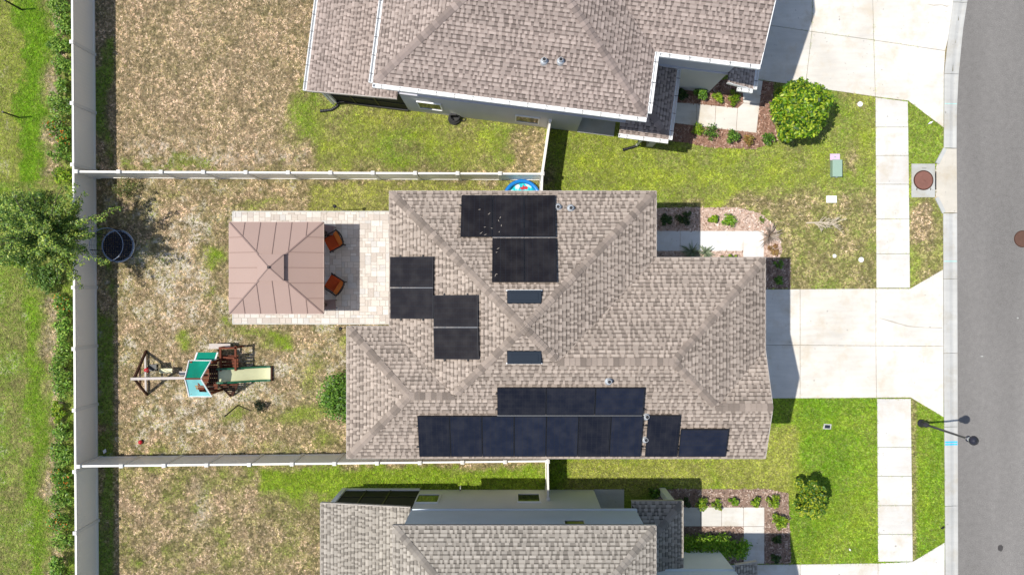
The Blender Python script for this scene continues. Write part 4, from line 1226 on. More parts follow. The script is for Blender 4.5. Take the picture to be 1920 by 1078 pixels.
# ---- neighbouring houses share one plan
def neighbour(toW, S, Lx, o, pal, label, stucco, stucco1, gutters, seed, windows, base):
    root = thing('house', label, 'house', base)
    g0 = 2.335
    def T(lx, ly, z): 
        p = toW(lx, ly); return (p[0], p[1], z)
    z = lambda h: EZ + PITCH * h
    hs = S / 2; hg = (S - g0) / 2; gr = g0 + hg
    a, b, c_, d = T(0, 0, EZ), T(S, 0, EZ), T(S, S, EZ), T(0, S, EZ)
    apex = T(hs, hs, z(hs)); Cc = T(S, g0, EZ); V = T(S - hg, gr, z(hg)); Re = T(Lx, gr, z(hg)); GD = T(Lx, g0, EZ); GB = T(Lx, S, EZ)
    f_front = [a, b, apex]; f_left = [a, d, apex]; f_right = [b, Cc, V, apex]; f_g = [Cc, GD, Re, V]; f_back = [d, GB, Re, V, apex]
    faces = [f_front, f_left, f_right, f_g, f_back]
    roof = deck_mesh(faces, root)
    s = MB(); shingle_faces(s, faces, PAL[pal], seed, split=roof); tag(s.build('shingles', M['shingle'], roof), kind='stuff')
    N = plane_n; capm = M[PAL[pal]['cap']]
    ridge_caps([(a, apex, N(f_front), N(f_left)), (b, apex, N(f_front), N(f_right)), (d, apex, N(f_left), N(f_back)), (V, apex, N(f_right), N(f_back)), (Re, V, N(f_g), N(f_back))], roof, capm)
    fb = MB()
    for p, q in ((a, b), (b, Cc), (Cc, GD), (GD, Re), (Re, GB), (GB, d), (d, a)): fascia(fb, p, q)
    fb.build('fascia', M['white'] if gutters else M['drip'], root)
    sf = MB(); k = .02
    sf.prism([toW(k, k), toW(S - k, k), toW(S - k, g0 + k), toW(Lx - k, g0 + k), toW(Lx - k, S - k), toW(k, S - k)], EZ - .165, EZ - .15)
    sf.build('soffit', M['soffit'], root)
    rec = 7.64
    up = [toW(o, o), toW(S - o, o), toW(S - o, g0 + o), toW(Lx - o, g0 + o), toW(Lx - o, S - o), toW(o, S - o)]
    w = MB(); w.prism(up, 3.2, EZ - .165)
    A, B, Cg = T(Lx - o, g0 + o, EZ - .16), T(Lx - o, S - o, EZ - .16), T(Lx - o, gr, z(hg) - .25)
    w.add([A, B, Cg], [(0, 1, 2)])
    w.build('upper_wall', stucco, root)
    lo = [toW(o + .0, o + .0), toW(rec, o), toW(rec, o + 1.25), toW(S - o, o + 1.25), toW(S - o, g0 + o), toW(Lx - o, g0 + o), toW(Lx - o, S - o), toW(o, S - o)]
    w = MB(); w.prism(lo, 0, 3.2 - .003); w.build('lower_wall', stucco1, root)
    # belt course
    bt = MB(); q = o - .025
    ring = [(q, q), (S - q, q), (S - q, g0 + q), (Lx - q, g0 + q)]
    for i in range(3): bt.bar(T(*ring[i], 3.2), T(*ring[i + 1], 3.2), .05, .10)
    bt.build('belt_course', stucco, root)
    pad = MB(); pad.prism([toW(rec + .02, o - .02), toW(S - o - .02, o - .02), toW(S - o - .02, o + 1.2), toW(rec + .02, o + 1.2)], -.02, .05); pad.build('side_stoop', M['inlet'], root)
    # lanai: lean-to roof, posts, screens
    lz0, lz1, lx0, lx1, ly0, ly1 = 2.7, 3.35, -3.24 if gutters else -3.36, o - .01, .16 if gutters else .12, 8.2
    lf = [T(lx0, ly0, lz0), T(lx1, ly0, lz1), T(lx1, ly1, lz1), T(lx0, ly1, lz0)]
    lr = deck_mesh([lf], root, 'lanai_roof')
    s = MB(); shingle_faces(s, [lf], PAL[pal], seed + 1); tag(s.build('lanai_shingles', M['shingle'], lr), kind='stuff')
    fb = MB(); fascia(fb, lf[0], lf[1], .16); fascia(fb, lf[3], lf[0], .16); fb.build('lanai_fascia', M['drip'], root)
    pl = -2.72 if gutters else -2.95
    zt = lambda lx: lz0 + (lz1 - lz0) * (lx - lx0) / (lx1 - lx0) - .17
    for lx, ly in ((pl, o), (pl, 3.5), (pl, 7.0)):
        p = MB(); hw = .09
        p.hexa([T(lx - hw, ly - hw, 0), T(lx + hw, ly - hw, 0), T(lx + hw, ly + hw, 0), T(lx - hw, ly + hw, 0)], [T(lx - hw, ly - hw, zt(lx)), T(lx + hw, ly - hw, zt(lx)), T(lx + hw, ly + hw, zt(lx)), T(lx - hw, ly + hw, zt(lx))])
        p.build('lanai_post', stucco1 if not gutters else M['white'], root)
    sc = MB()
    sc.hexa([T(pl + .09, o - .01, .25), T(o, o - .01, .25), T(o, o + .01, .25), T(pl + .09, o + .01, .25)], [T(pl + .09, o - .01, zt(pl)), T(o, o - .01, zt(o)), T(o, o + .01, zt(o)), T(pl + .09, o + .01, zt(pl))])
    sc.build('screen', M['screen'], root)
    kn = MB(); kn.bar(T(pl, o, .12), T(o, o, .12), .14, .24); kn.build('screen_sill', M['black'] if gutters else stucco1, root)
    fr = MB()
    for t in (.3, .62):
        lx = pl + (o - pl) * t; fr.bar(T(lx, o - .015, .24), T(lx, o - .015, zt(lx)), .045)
    fr.bar(T(pl, o - .015, 1.25), T(o, o - .015, 1.25), .045)
    fr.build('screen_frame', M['black'], root)
    lf_ = MB(); lf_.prism([toW(pl, o), toW(o, o), toW(o, 7.2), toW(pl, 7.2)], -.02, .06); lf_.build('lanai_slab', M['inlet'], root)
    # porch roof wrapping the corner and pent roof over the garage
    pz = 2.9; px1 = 11.08 if gutters else S - o + 1.9; wx = S - o; run = px1 - wx
    A, B, Cp = T(wx - .12, .0, pz), T(px1, .0, pz), T(px1, g0 + o, pz)
    top = pz + PITCH * run
    pf1 = [B, Cp, T(wx, g0 + o, top), T(wx, run, top)]
    pf2 = [A, B, T(wx, run, top), T(wx, o, pz + PITCH * o), T(wx - .12, o, pz + PITCH * o)]
    pr = deck_mesh([pf1, pf2], root, 'porch_roof')
    s = MB(); shingle_faces(s, [pf1, pf2], PAL[pal], seed + 2); tag(s.build('porch_shingles', M['shingle'], pr), kind='stuff')
    ridge_caps([(B, T(wx, run, top), N(pf1), N(pf2))], pr, capm)
    pb = MB(); fascia(pb, A, B, .18); fascia(pb, B, Cp, .18); pb.build('porch_fascia', M['white'] if gutters else M['drip'], root)
    cl = MB(); cl.prism([toW(wx - .1, .03), toW(px1 - .03, .03), toW(px1 - .03, g0 + o), toW(wx - .1, g0 + o)], pz - .17, pz - .15); cl.build('porch_ceiling', M['soffit'], root)
    for lx, ly in ((px1 - .3, .3),):
        p = MB(); hw = .13; p.hexa([T(lx - hw, ly - hw, 0), T(lx + hw, ly - hw, 0), T(lx + hw, ly + hw, 0), T(lx - hw, ly + hw, 0)], [T(lx - hw, ly - hw, pz - .17), T(lx + hw, ly - hw, pz - .17), T(lx + hw, ly + hw, pz - .17), T(lx - hw, ly + hw, pz - .17)])
        p.build('porch_post', stucco1, root)
    gx0, gx1 = Lx - o, Lx + .70
    gz1 = pz + PITCH * (gx1 - gx0)
    qf = [T(gx1, g0 + .03, pz), T(gx1, S, pz), T(gx0, S, gz1), T(gx0, g0 + .03, gz1)]
    qr = deck_mesh([qf], root, 'pent_roof')
    s = MB(); shingle_faces(s, [qf], PAL[pal], seed + 4); tag(s.build('pent_shingles', M['shingle'], qr), kind='stuff')
    qb = MB(); fascia(qb, qf[3], qf[0], .18); fascia(qb, qf[0], qf[1], .18); qb.build('pent_fascia', M['white'] if gutters else M['drip'], root)
    gd = MB(); gd.hexa([T(gx0, 3.5, .03), T(gx0 + .04, 3.5, .03), T(gx0 + .04, 8.4, .03), T(gx0, 8.4, .03)], [T(gx0, 3.5, 2.2), T(gx0 + .04, 3.5, 2.2), T(gx0 + .04, 8.4, 2.2), T(gx0, 8.4, 2.2)])
    gd.build('garage_door', M['white'], root)
    # windows on the long side wall: (lx0, lx1, z0, z1)
    for (wa, wb, wz0, wz1) in windows:
        y = o - .015; f = MB(); t = .045
        for (p0, p1, q0, q1) in ((wa - t, wb + t, wz0 - t, wz0), (wa - t, wb + t, wz1, wz1 + t), (wa - t, wa, wz0, wz1), (wb, wb + t, wz0, wz1)):
            f.hexa([T(p0, y - .04, q0), T(p1, y - .04, q0), T(p1, y + .04, q0), T(p0, y + .04, q0)], [T(p0, y - .04, q1), T(p1, y - .04, q1), T(p1, y + .04, q1), T(p0, y + .04, q1)])
        fo = f.build('window', M['white'], root)
        g = MB(); g.hexa([T(wa, y - .012, wz0), T(wb, y - .012, wz0), T(wb, y + .01, wz0), T(wa, y + .01, wz0)], [T(wa, y - .012, wz1), T(wb, y - .012, wz1), T(wb, y + .01, wz1), T(wa, y + .01, wz1)])
        g.build('pane', M['glass'], fo)
    if gutters:
        def gutter(p, q, ends=True):
            p, q = Vector(p), Vector(q); dd = (q - p).normalized(); sd = Vector((dd.y, -dd.x, 0))
            ctr = Vector(T(S * .5, S * .5, 0)); 
            if sd.dot(Vector((p.x, p.y, 0)) - Vector((ctr.x, ctr.y, 0))) < 0: sd = -sd
            g = MB(); wd = .135; h = .12; dz = Vector((0, 0, 1))
            p0, q0 = p + sd * .018 + dz * .0, q + sd * .018 + dz * .0
            g.hexa([p0 - dz * h, q0 - dz * h, q0 + sd * wd - dz * h, p0 + sd * wd - dz * h], [p0 - dz * (h - .02), q0 - dz * (h - .02), q0 + sd * wd - dz * (h - .02), p0 + sd * wd - dz * (h - .02)])
            for off in (0, wd - .022):
                a_, b_ = p0 + sd * off, q0 + sd * off
                g.hexa([a_ - dz * (h - .02), b_ - dz * (h - .02), b_ + sd * .022 - dz * (h - .02), a_ + sd * .022 - dz * (h - .02)], [a_ + dz * .012, b_ + dz * .012, b_ + sd * .022 + dz * .012, a_ + sd * .022 + dz * .012])
            for e in (p0, q0 - dd * .02):
                g.hexa([e - dz * h + sd * .002, e + dd * .02 - dz * h + sd * .002, e + dd * .02 + sd * (wd - .002) - dz * h, e + sd * (wd - .002) - dz * h], [e + dz * .01 + sd * .002, e + dd * .02 + dz * .01 + sd * .002, e + dd * .02 + sd * (wd - .002) + dz * .01, e + sd * (wd - .002) + dz * .01])
            go = g.build('gutter', M['white'], root)
            L = (q - p).length; n = max(2, int(L / .62))
            for k in range(n):
                t = p0 + dd * (L * (k + .5) / n)
                hb = MB(); hb.bar(t + dz * .014, t + sd * wd + dz * .014, .018, .012); hb.build('hanger', M['lampmetal'], go)
        gutter(a, b); gutter(T(0, 0, EZ), T(0, S, EZ)); gutter(T(S, .16, EZ), Cc); gutter(T(S + .16, g0, EZ), GD)
        gutter(lf[0], lf[3]); gutter(A, B); gutter(T(px1, .0, pz), Cp); gutter(T(gx1 - .62, g0 + .03, pz + .05), qf[0]); gutter(qf[0], qf[1])
        for (lx, ly, hh) in ((pl - .02, o - .16, 2.55), (wx + .98, .14, 2.72)):
            dsp = MB(); dsp.bar(T(lx, ly, .15), T(lx, ly, hh), .07, .06); dsp.bar(T(lx, ly, hh - .03), T(lx - .28, ly - .1, hh + .12), .07, .06); dsp.build('downspout', M['white'], root)
        vp = on_face(f_front, 1020, 115); vq = on_face(f_front, 1051, 115)
        for c in (vp, vq):
            s = MB(); s.lathe(tuple(c), [(.075, -.05), (.075, .24), (.07, .245)], 14); p = s.build('vent_pipe', M['galv'], root)
            s = MB(); s.lathe(tuple(c), [(.16, -.055), (.12, .05), (.08, .08)], 14); s.build('flashing', M['galv'], p)
            s = MB(); s.lathe(tuple(c), [(.06, .246), (.058, .247)], 14); s.build('opening', M['black'], p)
    return root

def on_face(face, px, py):
    n = plane_n(face); d = U(px, py, 0) - Vector((0, 0, H)); c0 = Vector((0, 0, H))
    return c0 + d * ((Vector(face[0]) - c0).dot(n) / d.dot(n))

E1 = U(699, 156, EZ); ang = R(7.2)
ux, uy = Vector((math.cos(ang), -math.sin(ang))), Vector((math.sin(ang), math.cos(ang)))
def toUp(lx, ly): return (E1.x + lx * ux.x + ly * uy.x, E1.y + lx * ux.y + ly * uy.y)
def toLow(lx, ly): return (-4.17 + lx, -8.34 - ly)
neighbour(toUp, 9.68, 13.41, 0.43, 'pink', 'grey walled house with pinkish roof and white gutters at the top', M['stucco_grey'], M['stucco_greyw'], True, 21,
          [(1.05, 1.95, 1.0, 2.1), (5.05, 5.95, .75, 1.85)], (0.5, 11.3, 0))
neighbour(toLow, 9.22, 13.05, 0.26, 'grey', 'pale blue house with greyish roof cut by the bottom edge', M['stucco_blue'], M['stucco_warm'], False, 31,
          [(.32, 1.18, 1.0, 2.2), (4.42, 5.28, .9, 2.1), (6.1, 6.8, 4.75, 5.75)], (0.4, -12.9, 0))

# ------------------------------------------------------------------ fences
FH = 1.83
def make_panel(L):
    """tongue and groove boards"""
    s = MB(); n = max(2, round(L / .15)); w = L / n; h = .022; z0, z1 = .16, FH - .10
    for k in range(n):
        a = k * w; b = a + w
        for sg in (1, -1):
            p = [(a, sg * (h - .004)), (a + .006, sg * h), (b - .006, sg * h), (b, sg * (h - .004))]
            s.add([(q[0], q[1], zz) for zz in (z0, z1) for q in p], [(0, 1, 5, 4), (1, 2, 6, 5), (2, 3, 7, 6)])
    return s.mesh('panel')
def fence(label, pts, seg, end_posts=True, skip_first=False):
    A, B = Vector((*pts[0], 0)), Vector((*pts[1], 0))
    d = (B - A); L = d.length; d.normalize(); n = max(1, round(L / seg)); sl = L / n
    rot = math.atan2(d.y, d.x)
    root = thing('fence', label, 'fence', A)
    pw = .127
    pm = MB(); pm.box(-pw / 2, pw / 2, -pw / 2, pw / 2, 0, FH + .03); pm = pm.mesh('post'); pm.materials.append(M['vinyl_white'])
    cm = MB(); e = .075; cm.hexa([(-e, -e, 0), (e, -e, 0), (e, e, 0), (-e, e, 0)], [(-e, -e, .03), (e, -e, .03), (e, e, .03), (-e, e, .03)])
    cm.add([(-e, -e, .03), (e, -e, .03), (e, e, .03), (-e, e, .03), (0, 0, .065)], [(0, 1, 4), (1, 2, 4), (2, 3, 4), (3, 0, 4)]); cm = cm.mesh('cap'); cm.materials.append(M['vinyl_white'])
    pnl = make_panel(sl - pw); pnl.materials.append(M['vinyl'])
    rl = MB(); rl.box(0, sl - pw, -.038, .038, FH - .11, FH - .02); rl = rl.mesh('top_rail'); rl.materials.append(M['vinyl_white'])
    rb = MB(); rb.box(0, sl - pw, -.038, .038, .05, .165); rb = rb.mesh('bottom_rail'); rb.materials.append(M['vinyl'])
    for k in range(n + 1):
        p = A + d * (k * sl)
        if not (k == 0 and skip_first):
            o = mesh_obj('post', pm, None, root, p); o.rotation_euler.z = rot
            c = bpy.data.objects.new('cap', cm); link(c); c.parent = o; c.location = (0, 0, FH + .03)
        if k < n:
            q = p + d * (pw / 2)
            for nm, me in (('panel', pnl), ('top_rail', rl), ('bottom_rail', rb)):
                o = mesh_obj(nm, me, None, root, q); o.rotation_euler.z = rot
    return root
def FT(px, py): p = U(px, py, FH); return (p.x, p.y)
a, b = FT(133.5, -160), FT(143, 1240)
fence('long white vinyl fence running down the left side', ((a[0], 14.85), (b[0], -14.85)), 2.40)
fence('white vinyl fence dividing the upper yard from the middle yard', (FT(143.5, 322), FT(1017, 326)), 1.77)
fence('white vinyl fence dividing the middle yard from the lower yard', (FT(148, 874), FT(1027, 864.5)), 1.79)
w0 = toUp(6.42, .43)
fence('short white return fence from the blue pool corner to the upper house', (FT(1017, 326), (w0[0], w0[1] - .03)), 2.2, skip_first=True)
fence('short white return fence behind the blue pool to the middle house', (FT(1017, 326), (FT(1017, 329)[0] - .06, 2.99)), 1.4, skip_first=True)
fence('short white return fence from the fence corner to the lower house', (FT(1027, 864.5), (FT(1028, 870)[0], -8.52)), 1.6, skip_first=True)
fence('stub of white fence under the eave beside the lower fence corner', (FT(1027, 864.5), (FT(1027, 860)[0], -5.6)), 1.4, skip_first=True)

# ------------------------------------------------------------------ plants
def leaf_cloud(ctrs, n, spread, size, pal, seed, up=.5, aspect=.45, flat=1.0):
    """leaf blades round clump centres; ctrs: array (m, 4) x y z radius"""
    r = np.random.default_rng(seed)
    ctrs = np.asarray(ctrs, float)
    wts = ctrs[:, 3] ** 2; wts /= wts.sum()
    idx = r.choice(len(ctrs), n, p=wts)
    dirs = r.normal(size=(n, 3)); dirs /= np.linalg.norm(dirs, axis=1)[:, None]
    rad = ctrs[idx, 3] * r.random(n) ** .38 * spread
    pos = ctrs[idx, :3] + dirs * rad[:, None] * np.array([1, 1, flat])
    pos[:, 2] = np.maximum(pos[:, 2], .03)
    nr = dirs * .7 + r.normal(size=(n, 3)) * .45; nr[:, 2] += up; nr /= np.linalg.norm(nr, axis=1)[:, None]
    t = r.normal(size=(n, 3)); t -= nr * (t * nr).sum(1)[:, None]; t /= np.linalg.norm(t, axis=1)[:, None]
    w = np.cross(nr, t)
    L = size * r.uniform(.65, 1.35, n)[:, None]; W = L * aspect
    V = np.stack([pos - t * L * .5, pos + w * W * .5 - nr * L * .06, pos + t * L * .5 - nr * L * .12, pos - w * W * .5 - nr * L * .06], 1)
    pal = np.array(pal); c = pal[r.integers(0, len(pal), n)] * r.uniform(.7, 1.3, n)[:, None]
    cj = r.uniform(.82, 1.18, len(ctrs))[idx]; c = c * cj[:, None]
    return V.reshape(-1, 3), np.arange(n * 4).reshape(-1, 4), np.repeat(c, 4, 0)

def limb(mb, a, b, r0, r1, seed=0, n=4, wig=.06):
    r = random.Random(seed); a, b = Vector(a), Vector(b); L = (b - a).length
    pts = [a + (b - a) * (k / n) + (Vector((r.uniform(-1, 1), r.uniform(-1, 1), r.uniform(-1, 1))) * wig * L if 0 < k < n else Vector()) for k in range(n + 1)]
    mb.tube(pts, [r0 + (r1 - r0) * k / n for k in range(n + 1)], 6)

def shrub(name, label, cat, loc, rx, ry, h, n, size, pal, seed, group=None, clumps=9, flowers=None, up=.5, aspect=.45):
    """stems plus leaf clumps on a dome"""
    r = random.Random(seed)
    root = thing(name, label, cat, loc, group)
    cs = []
    for k in range(clumps):
        a = 2 * math.pi * (k * .618 % 1) + r.uniform(-.3, .3); q = math.sqrt((k + .5) / clumps)
        zz = h * (.35 + .45 * math.sqrt(max(0, 1 - q * q * .85))) * r.uniform(.85, 1.1)
        cs.append((loc[0] + rx * .72 * q * math.cos(a), loc[1] + ry * .72 * q * math.sin(a), loc[2] + zz, .42 * min(rx, ry) * r.uniform(.75, 1.15)))
    V, F, C = leaf_cloud(cs, n, 1.0, size, pal, seed, up, aspect)
    o = mesh_obj('foliage', arr_mesh('foliage', V, F, C), M['leaf'], root)
    s = MB()
    for k, c in enumerate(cs): limb(s, (loc[0], loc[1], loc[2]), c[:3], .018 + .01 * h, .006, seed + k, 3)
    s.build('stem', M['bark'], root)
    if flowers:
        V, F, C = leaf_cloud([(c[0], c[1], c[2] + .1, c[3]) for c in cs], flowers[0], 1.0, .06, [flowers[1]], seed + 9, 1.0, .8)
        tag(mesh_obj('flowers', arr_mesh('flowers', V, F, C), M['leaf'], root), kind='stuff')
    return root

GR1 = [(.08, .19, .02), (.13, .27, .025), (.05, .12, .016), (.19, .34, .04)]
GRY = [(.26, .38, .02), (.18, .32, .015), (.36, .44, .04), (.09, .19, .012)]
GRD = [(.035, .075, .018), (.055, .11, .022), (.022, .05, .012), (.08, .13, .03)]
GRB = [(.16, .34, .012), (.22, .40, .02), (.10, .24, .01), (.28, .42, .04)]

# round front tree by the upper driveway
def round_tree(px, py, rx, ry, h, n, label, pal, seed, name='ornamental_tree', size=.16, clumps=46, trunk=.07, skew=0.0):
    x, y = G2(px, py); r = random.Random(seed)
    root = thing(name, label, 'tree', (x, y, 0))
    cs = []
    for k in range(clumps):
        a = 2.399963 * k; q = math.sqrt((k + .5) / clumps)
        zz = h * (.42 + .48 * math.sqrt(max(0, 1 - q * q)))
        rr = r.uniform(.82, 1.18)
        cs.append((x + rx * .80 * q * rr * math.cos(a) + skew * q, y + ry * .80 * q * rr * math.sin(a), zz * r.uniform(.9, 1.08), .25 * rx * r.uniform(.55, 1.3)))
    for k in range(clumps // 3):
        a = 2.1 * k; cs.append((x + rx * .7 * math.cos(a), y + ry * .7 * math.sin(a), h * .35, .28 * rx))
    V, F, C = leaf_cloud(cs, n, 1.0, size, pal, seed, .6, .5)
    mesh_obj('crown', arr_mesh('crown', V, F, C), M['leaf'], root)
    s = MB(); limb(s, (x, y, 0), (x + .05, y, h * .4), trunk, trunk * .7, seed, 4, .04)
    for k, c in enumerate(cs[::3]): limb(s, (x + .05, y, h * .38), c[:3], trunk * .45, .01, seed + k, 3)
    s.build('trunk', M['bark'], root)
    return root
round_tree(1475, 222, 1.22, 1.34, 3.0, 15000, 'bright green rounded tree beside the cream driveway at the top right', [(.17, .31, .012), (.27, .40, .018), (.08, .19, .012), (.42, .50, .04), (.035, .09, .01)], 41, clumps=64, size=.16)
round_tree(1500, 921, .74, .86, 2.1, 5600, 'small yellowish green tree at the corner of the lower mulch bed', [(.07, .17, .014), (.12, .23, .016), (.035, .09, .01), (.30, .37, .025), (.42, .47, .03)], 43, size=.13, clumps=26, trunk=.05, skew=.05)

# feathery tree behind the long fence
def feather_tree():
    x, y = G2(164, 452); r = random.Random(3); h = 5.6
    root = thing('tree', 'feathery green tree leaning over the long fence above the trampoline', 'tree', (x, y, 0))
    s = MB(); limb(s, (x, y, 0), (x - .05, y + .05, 2.4), .13, .09, 1, 5, .03)
    cs = []
    for k in range(84):
        a = 2.399963 * k + r.uniform(-.3, .3); e = r.uniform(-.05, 1.2)
        L = r.uniform(1.3, 2.95) * (1 - .22 * max(e, 0))
        st = Vector((x, y, r.uniform(2.0, 3.7)))
        d = Vector((math.cos(a) * math.cos(e), math.sin(a) * math.cos(e) * .92, math.sin(e)))
        en = st + d * L
        if k % 2 == 0: limb(s, st, en, .035, .008, k, 4, .04)
        for t in np.linspace(.32, 1.0, 8):
            p = st + d * (L * t) - Vector((0, 0, .12 * t * t))
            cs.append((p.x + r.uniform(-.08, .08), p.y + r.uniform(-.08, .08), p.z, .26 * (1.12 - .62 * t)))
    V, F, C = leaf_cloud(cs, 36000, 1.05, .105, [(.16, .28, .04), (.25, .37, .05), (.09, .17, .03), (.42, .50, .09), (.05, .10, .025)], 17, .9, .36)
    mesh_obj('crown', arr_mesh('crown', V, F, C), M['leaf'], root)
    s.build('trunk', M['bark'], root)
feather_tree()
# low wild growth at the tree's foot on the left edge
for k, (px, py, rr, hh) in enumerate(((40, 470, .8, .9), (95, 520, .7, .8), (22, 400, .7, .9), (75, 385, .6, .7))):
    shrub('wild_shrub', ['wild green shrub at the left edge below the feathery tree', 'wild green shrub at the foot of the feathery tree near the long fence', 'wild green shrub at the left edge above the feathery tree', 'wild green shrub under the upper side of the feathery tree'][k], 'shrub',
          (*G2(px, py), 0), rr, rr, hh, 1500, .12, [(.09, .19, .03), (.13, .24, .035), (.06, .13, .025), (.17, .27, .045)], 60 + k, clumps=12)

# shrubs along the outside of the long fence
FENCE_ROW = [(118, 14, 0), (120, 50, 0), (117, 88, 0), (122, 128, 0), (119, 165, 0), (121, 203, 0), (114, 240, 1), (121, 262, 1), (118, 292, 0), (126, 332, 2),
             (122, 572, 1), (124, 612, 0), (122, 655, 0), (120, 690, 0), (126, 726, 0), (118, 770, 2), (122, 806, 0), (120, 850, 0), (118, 892, 1), (122, 930, 0), (124, 968, 1), (120, 1008, 0), (122, 1046, 0), (119, 1082, 0)]
for k, (px, py, kind) in enumerate(FENCE_ROW):
    r = random.Random(k)
    lab = ['leafy green shrub in the row outside the long white fence', 'green shrub with small orange flowers outside the long white fence', 'yellowish green shrub outside the long white fence'][kind]
    ORD = 'first second third fourth fifth sixth seventh eighth ninth tenth eleventh twelfth thirteenth fourteenth'.split()
    look = ['leafy green shrub', 'orange flowered green shrub', 'yellowish green shrub'][kind]
    lab = look + ', ' + (ORD[k] + ' from the top edge outside the long fence' if k < 10 else ORD[k - 10] + ' below the feathery tree outside the long fence')
    pal = [[(.13, .26, .03), (.21, .36, .045), (.07, .16, .02), (.30, .44, .07)], [(.13, .26, .03), (.21, .36, .045), (.07, .16, .02)], GRY][kind]
    shrub('fence_shrub', lab, 'shrub', (*G2(px + 6 - r.uniform(0, 9), py), 0), .48 * r.uniform(.6, 1.35), .56 * r.uniform(.7, 1.25), r.uniform(.4, .9), int(800 * r.uniform(.6, 1.3)), .115, pal, 100 + k,
          'shrubs in the row outside the long fence', flowers=(42, (.62, .17, .02)) if kind == 1 else None)

# garden bed bushes
def bush(px, py, rr, hh, label, pal, seed, n=420, size=.10, name='garden_bush', **kw):
    q = random.Random(seed * 7); asp = kw.pop('asp', q.uniform(.72, 1.2)); kw.setdefault('clumps', q.choice((5, 6, 8, 9, 12)))
    shrub(name, label, 'bush', (*G2(px + q.uniform(-2, 2), py + q.uniform(-2, 2)), .02), rr * q.uniform(.85, 1.2), rr * asp, hh * q.uniform(.8, 1.3), int(n * q.uniform(.65, 1.25)), size * q.uniform(.75, 1.25), pal, seed, up=q.uniform(.2, .8), aspect=q.uniform(.3, .55), **kw)
# middle house
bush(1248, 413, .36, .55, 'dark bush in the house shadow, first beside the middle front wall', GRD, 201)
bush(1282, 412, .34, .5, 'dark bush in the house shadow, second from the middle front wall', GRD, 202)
bush(1336, 411, .28, .4, 'small green bush in the sunlit pinkish mulch, nearer the house shadow', GRY, 203, 380, .09)
bush(1364, 415, .32, .45, 'bright yellow green bush in the sunlit pinkish mulch', GRB, 204, 420, .09)
bush(1428, 413, .16, .25, 'tiny green plant at the outer curve of the pinkish mulch', GRY, 205, 120, .07)
bush(1449, 468, .30, .3, 'dry orange brown bush at the street corner of the pinkish mulch', [(.38, .20, .07), (.46, .27, .10), (.28, .13, .05), (.40, .30, .08)], 206, 300, .09)
bush(1458, 498, .28, .45, 'upper of two shaded bushes beside the middle garage', GR1, 207, 320)
bush(1456, 527, .27, .45, 'lower of two shaded bushes beside the middle garage', GR1, 208, 320)
bush(1362, 481, .42, .3, 'low mossy green plant between the white front path and the garage wall', GRY, 209, 320, .08, asp=.4)
def spiky(px, py, label, seed, L=.55, n=46, pal=((.26, .32, .20), (.36, .40, .26), (.18, .24, .14))):
    x, y = G2(px, py); r = random.Random(seed); root = thing('spiky_plant', label, 'plant', (x, y, 0))
    V, F, C = [], [], []
    for k in range(n):
        a = r.uniform(0, 2 * math.pi); e = r.uniform(.25, 1.3); l = L * r.uniform(.6, 1.1)
        d = Vector((math.cos(a) * math.cos(e), math.sin(a) * math.cos(e), math.sin(e))); w = Vector((-math.sin(a), math.cos(a), 0)) * .018
        b = len(V); p0 = Vector((x, y, .03)); pm = p0 + d * l * .6; pe = p0 + d * l - Vector((0, 0, l * .22))
        V += [p0 - w, p0 + w, pm + w, pe, pe, pm - w]; c = r.choice(pal)
        F += [(b, b + 1, b + 2, b + 5)]; C += [c] * 6
        V += [pm - w, pm + w, pe + w * .1, pe - w * .1]; b2 = len(V) - 4; F += [(b2, b2 + 1, b2 + 2, b2 + 3)]; C += [c] * 4
    mesh_obj('leaves', arr_mesh('leaves', [tuple(v) for v in V], F, np.array(C)), M['leaf'], root)
    return root
spiky(1296, 472, 'grey green spiky plant at the edge of the shade by the white path', 1, .62)
spiky(1322, 474, 'pale spiky plant in sun between the white path and the roof', 2, .5)
spiky(1442, 442, 'dead flattened grass clump at the tip of the pinkish mulch', 5, .7, 60, ((.40, .33, .26), (.50, .43, .36), (.28, .22, .17)))
# upper house
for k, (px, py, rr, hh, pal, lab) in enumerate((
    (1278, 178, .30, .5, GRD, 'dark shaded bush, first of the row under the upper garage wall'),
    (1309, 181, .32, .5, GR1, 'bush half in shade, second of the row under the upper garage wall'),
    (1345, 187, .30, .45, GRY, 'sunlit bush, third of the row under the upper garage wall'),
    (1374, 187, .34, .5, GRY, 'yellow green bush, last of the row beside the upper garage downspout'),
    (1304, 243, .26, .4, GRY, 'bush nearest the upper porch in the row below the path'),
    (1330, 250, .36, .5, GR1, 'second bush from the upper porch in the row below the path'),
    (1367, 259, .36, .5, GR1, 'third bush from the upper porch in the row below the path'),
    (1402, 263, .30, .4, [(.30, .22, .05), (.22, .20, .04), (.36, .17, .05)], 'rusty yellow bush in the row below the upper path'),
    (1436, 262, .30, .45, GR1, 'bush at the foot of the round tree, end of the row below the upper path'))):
    bush(px, py, rr, hh, lab, pal, 230 + k)
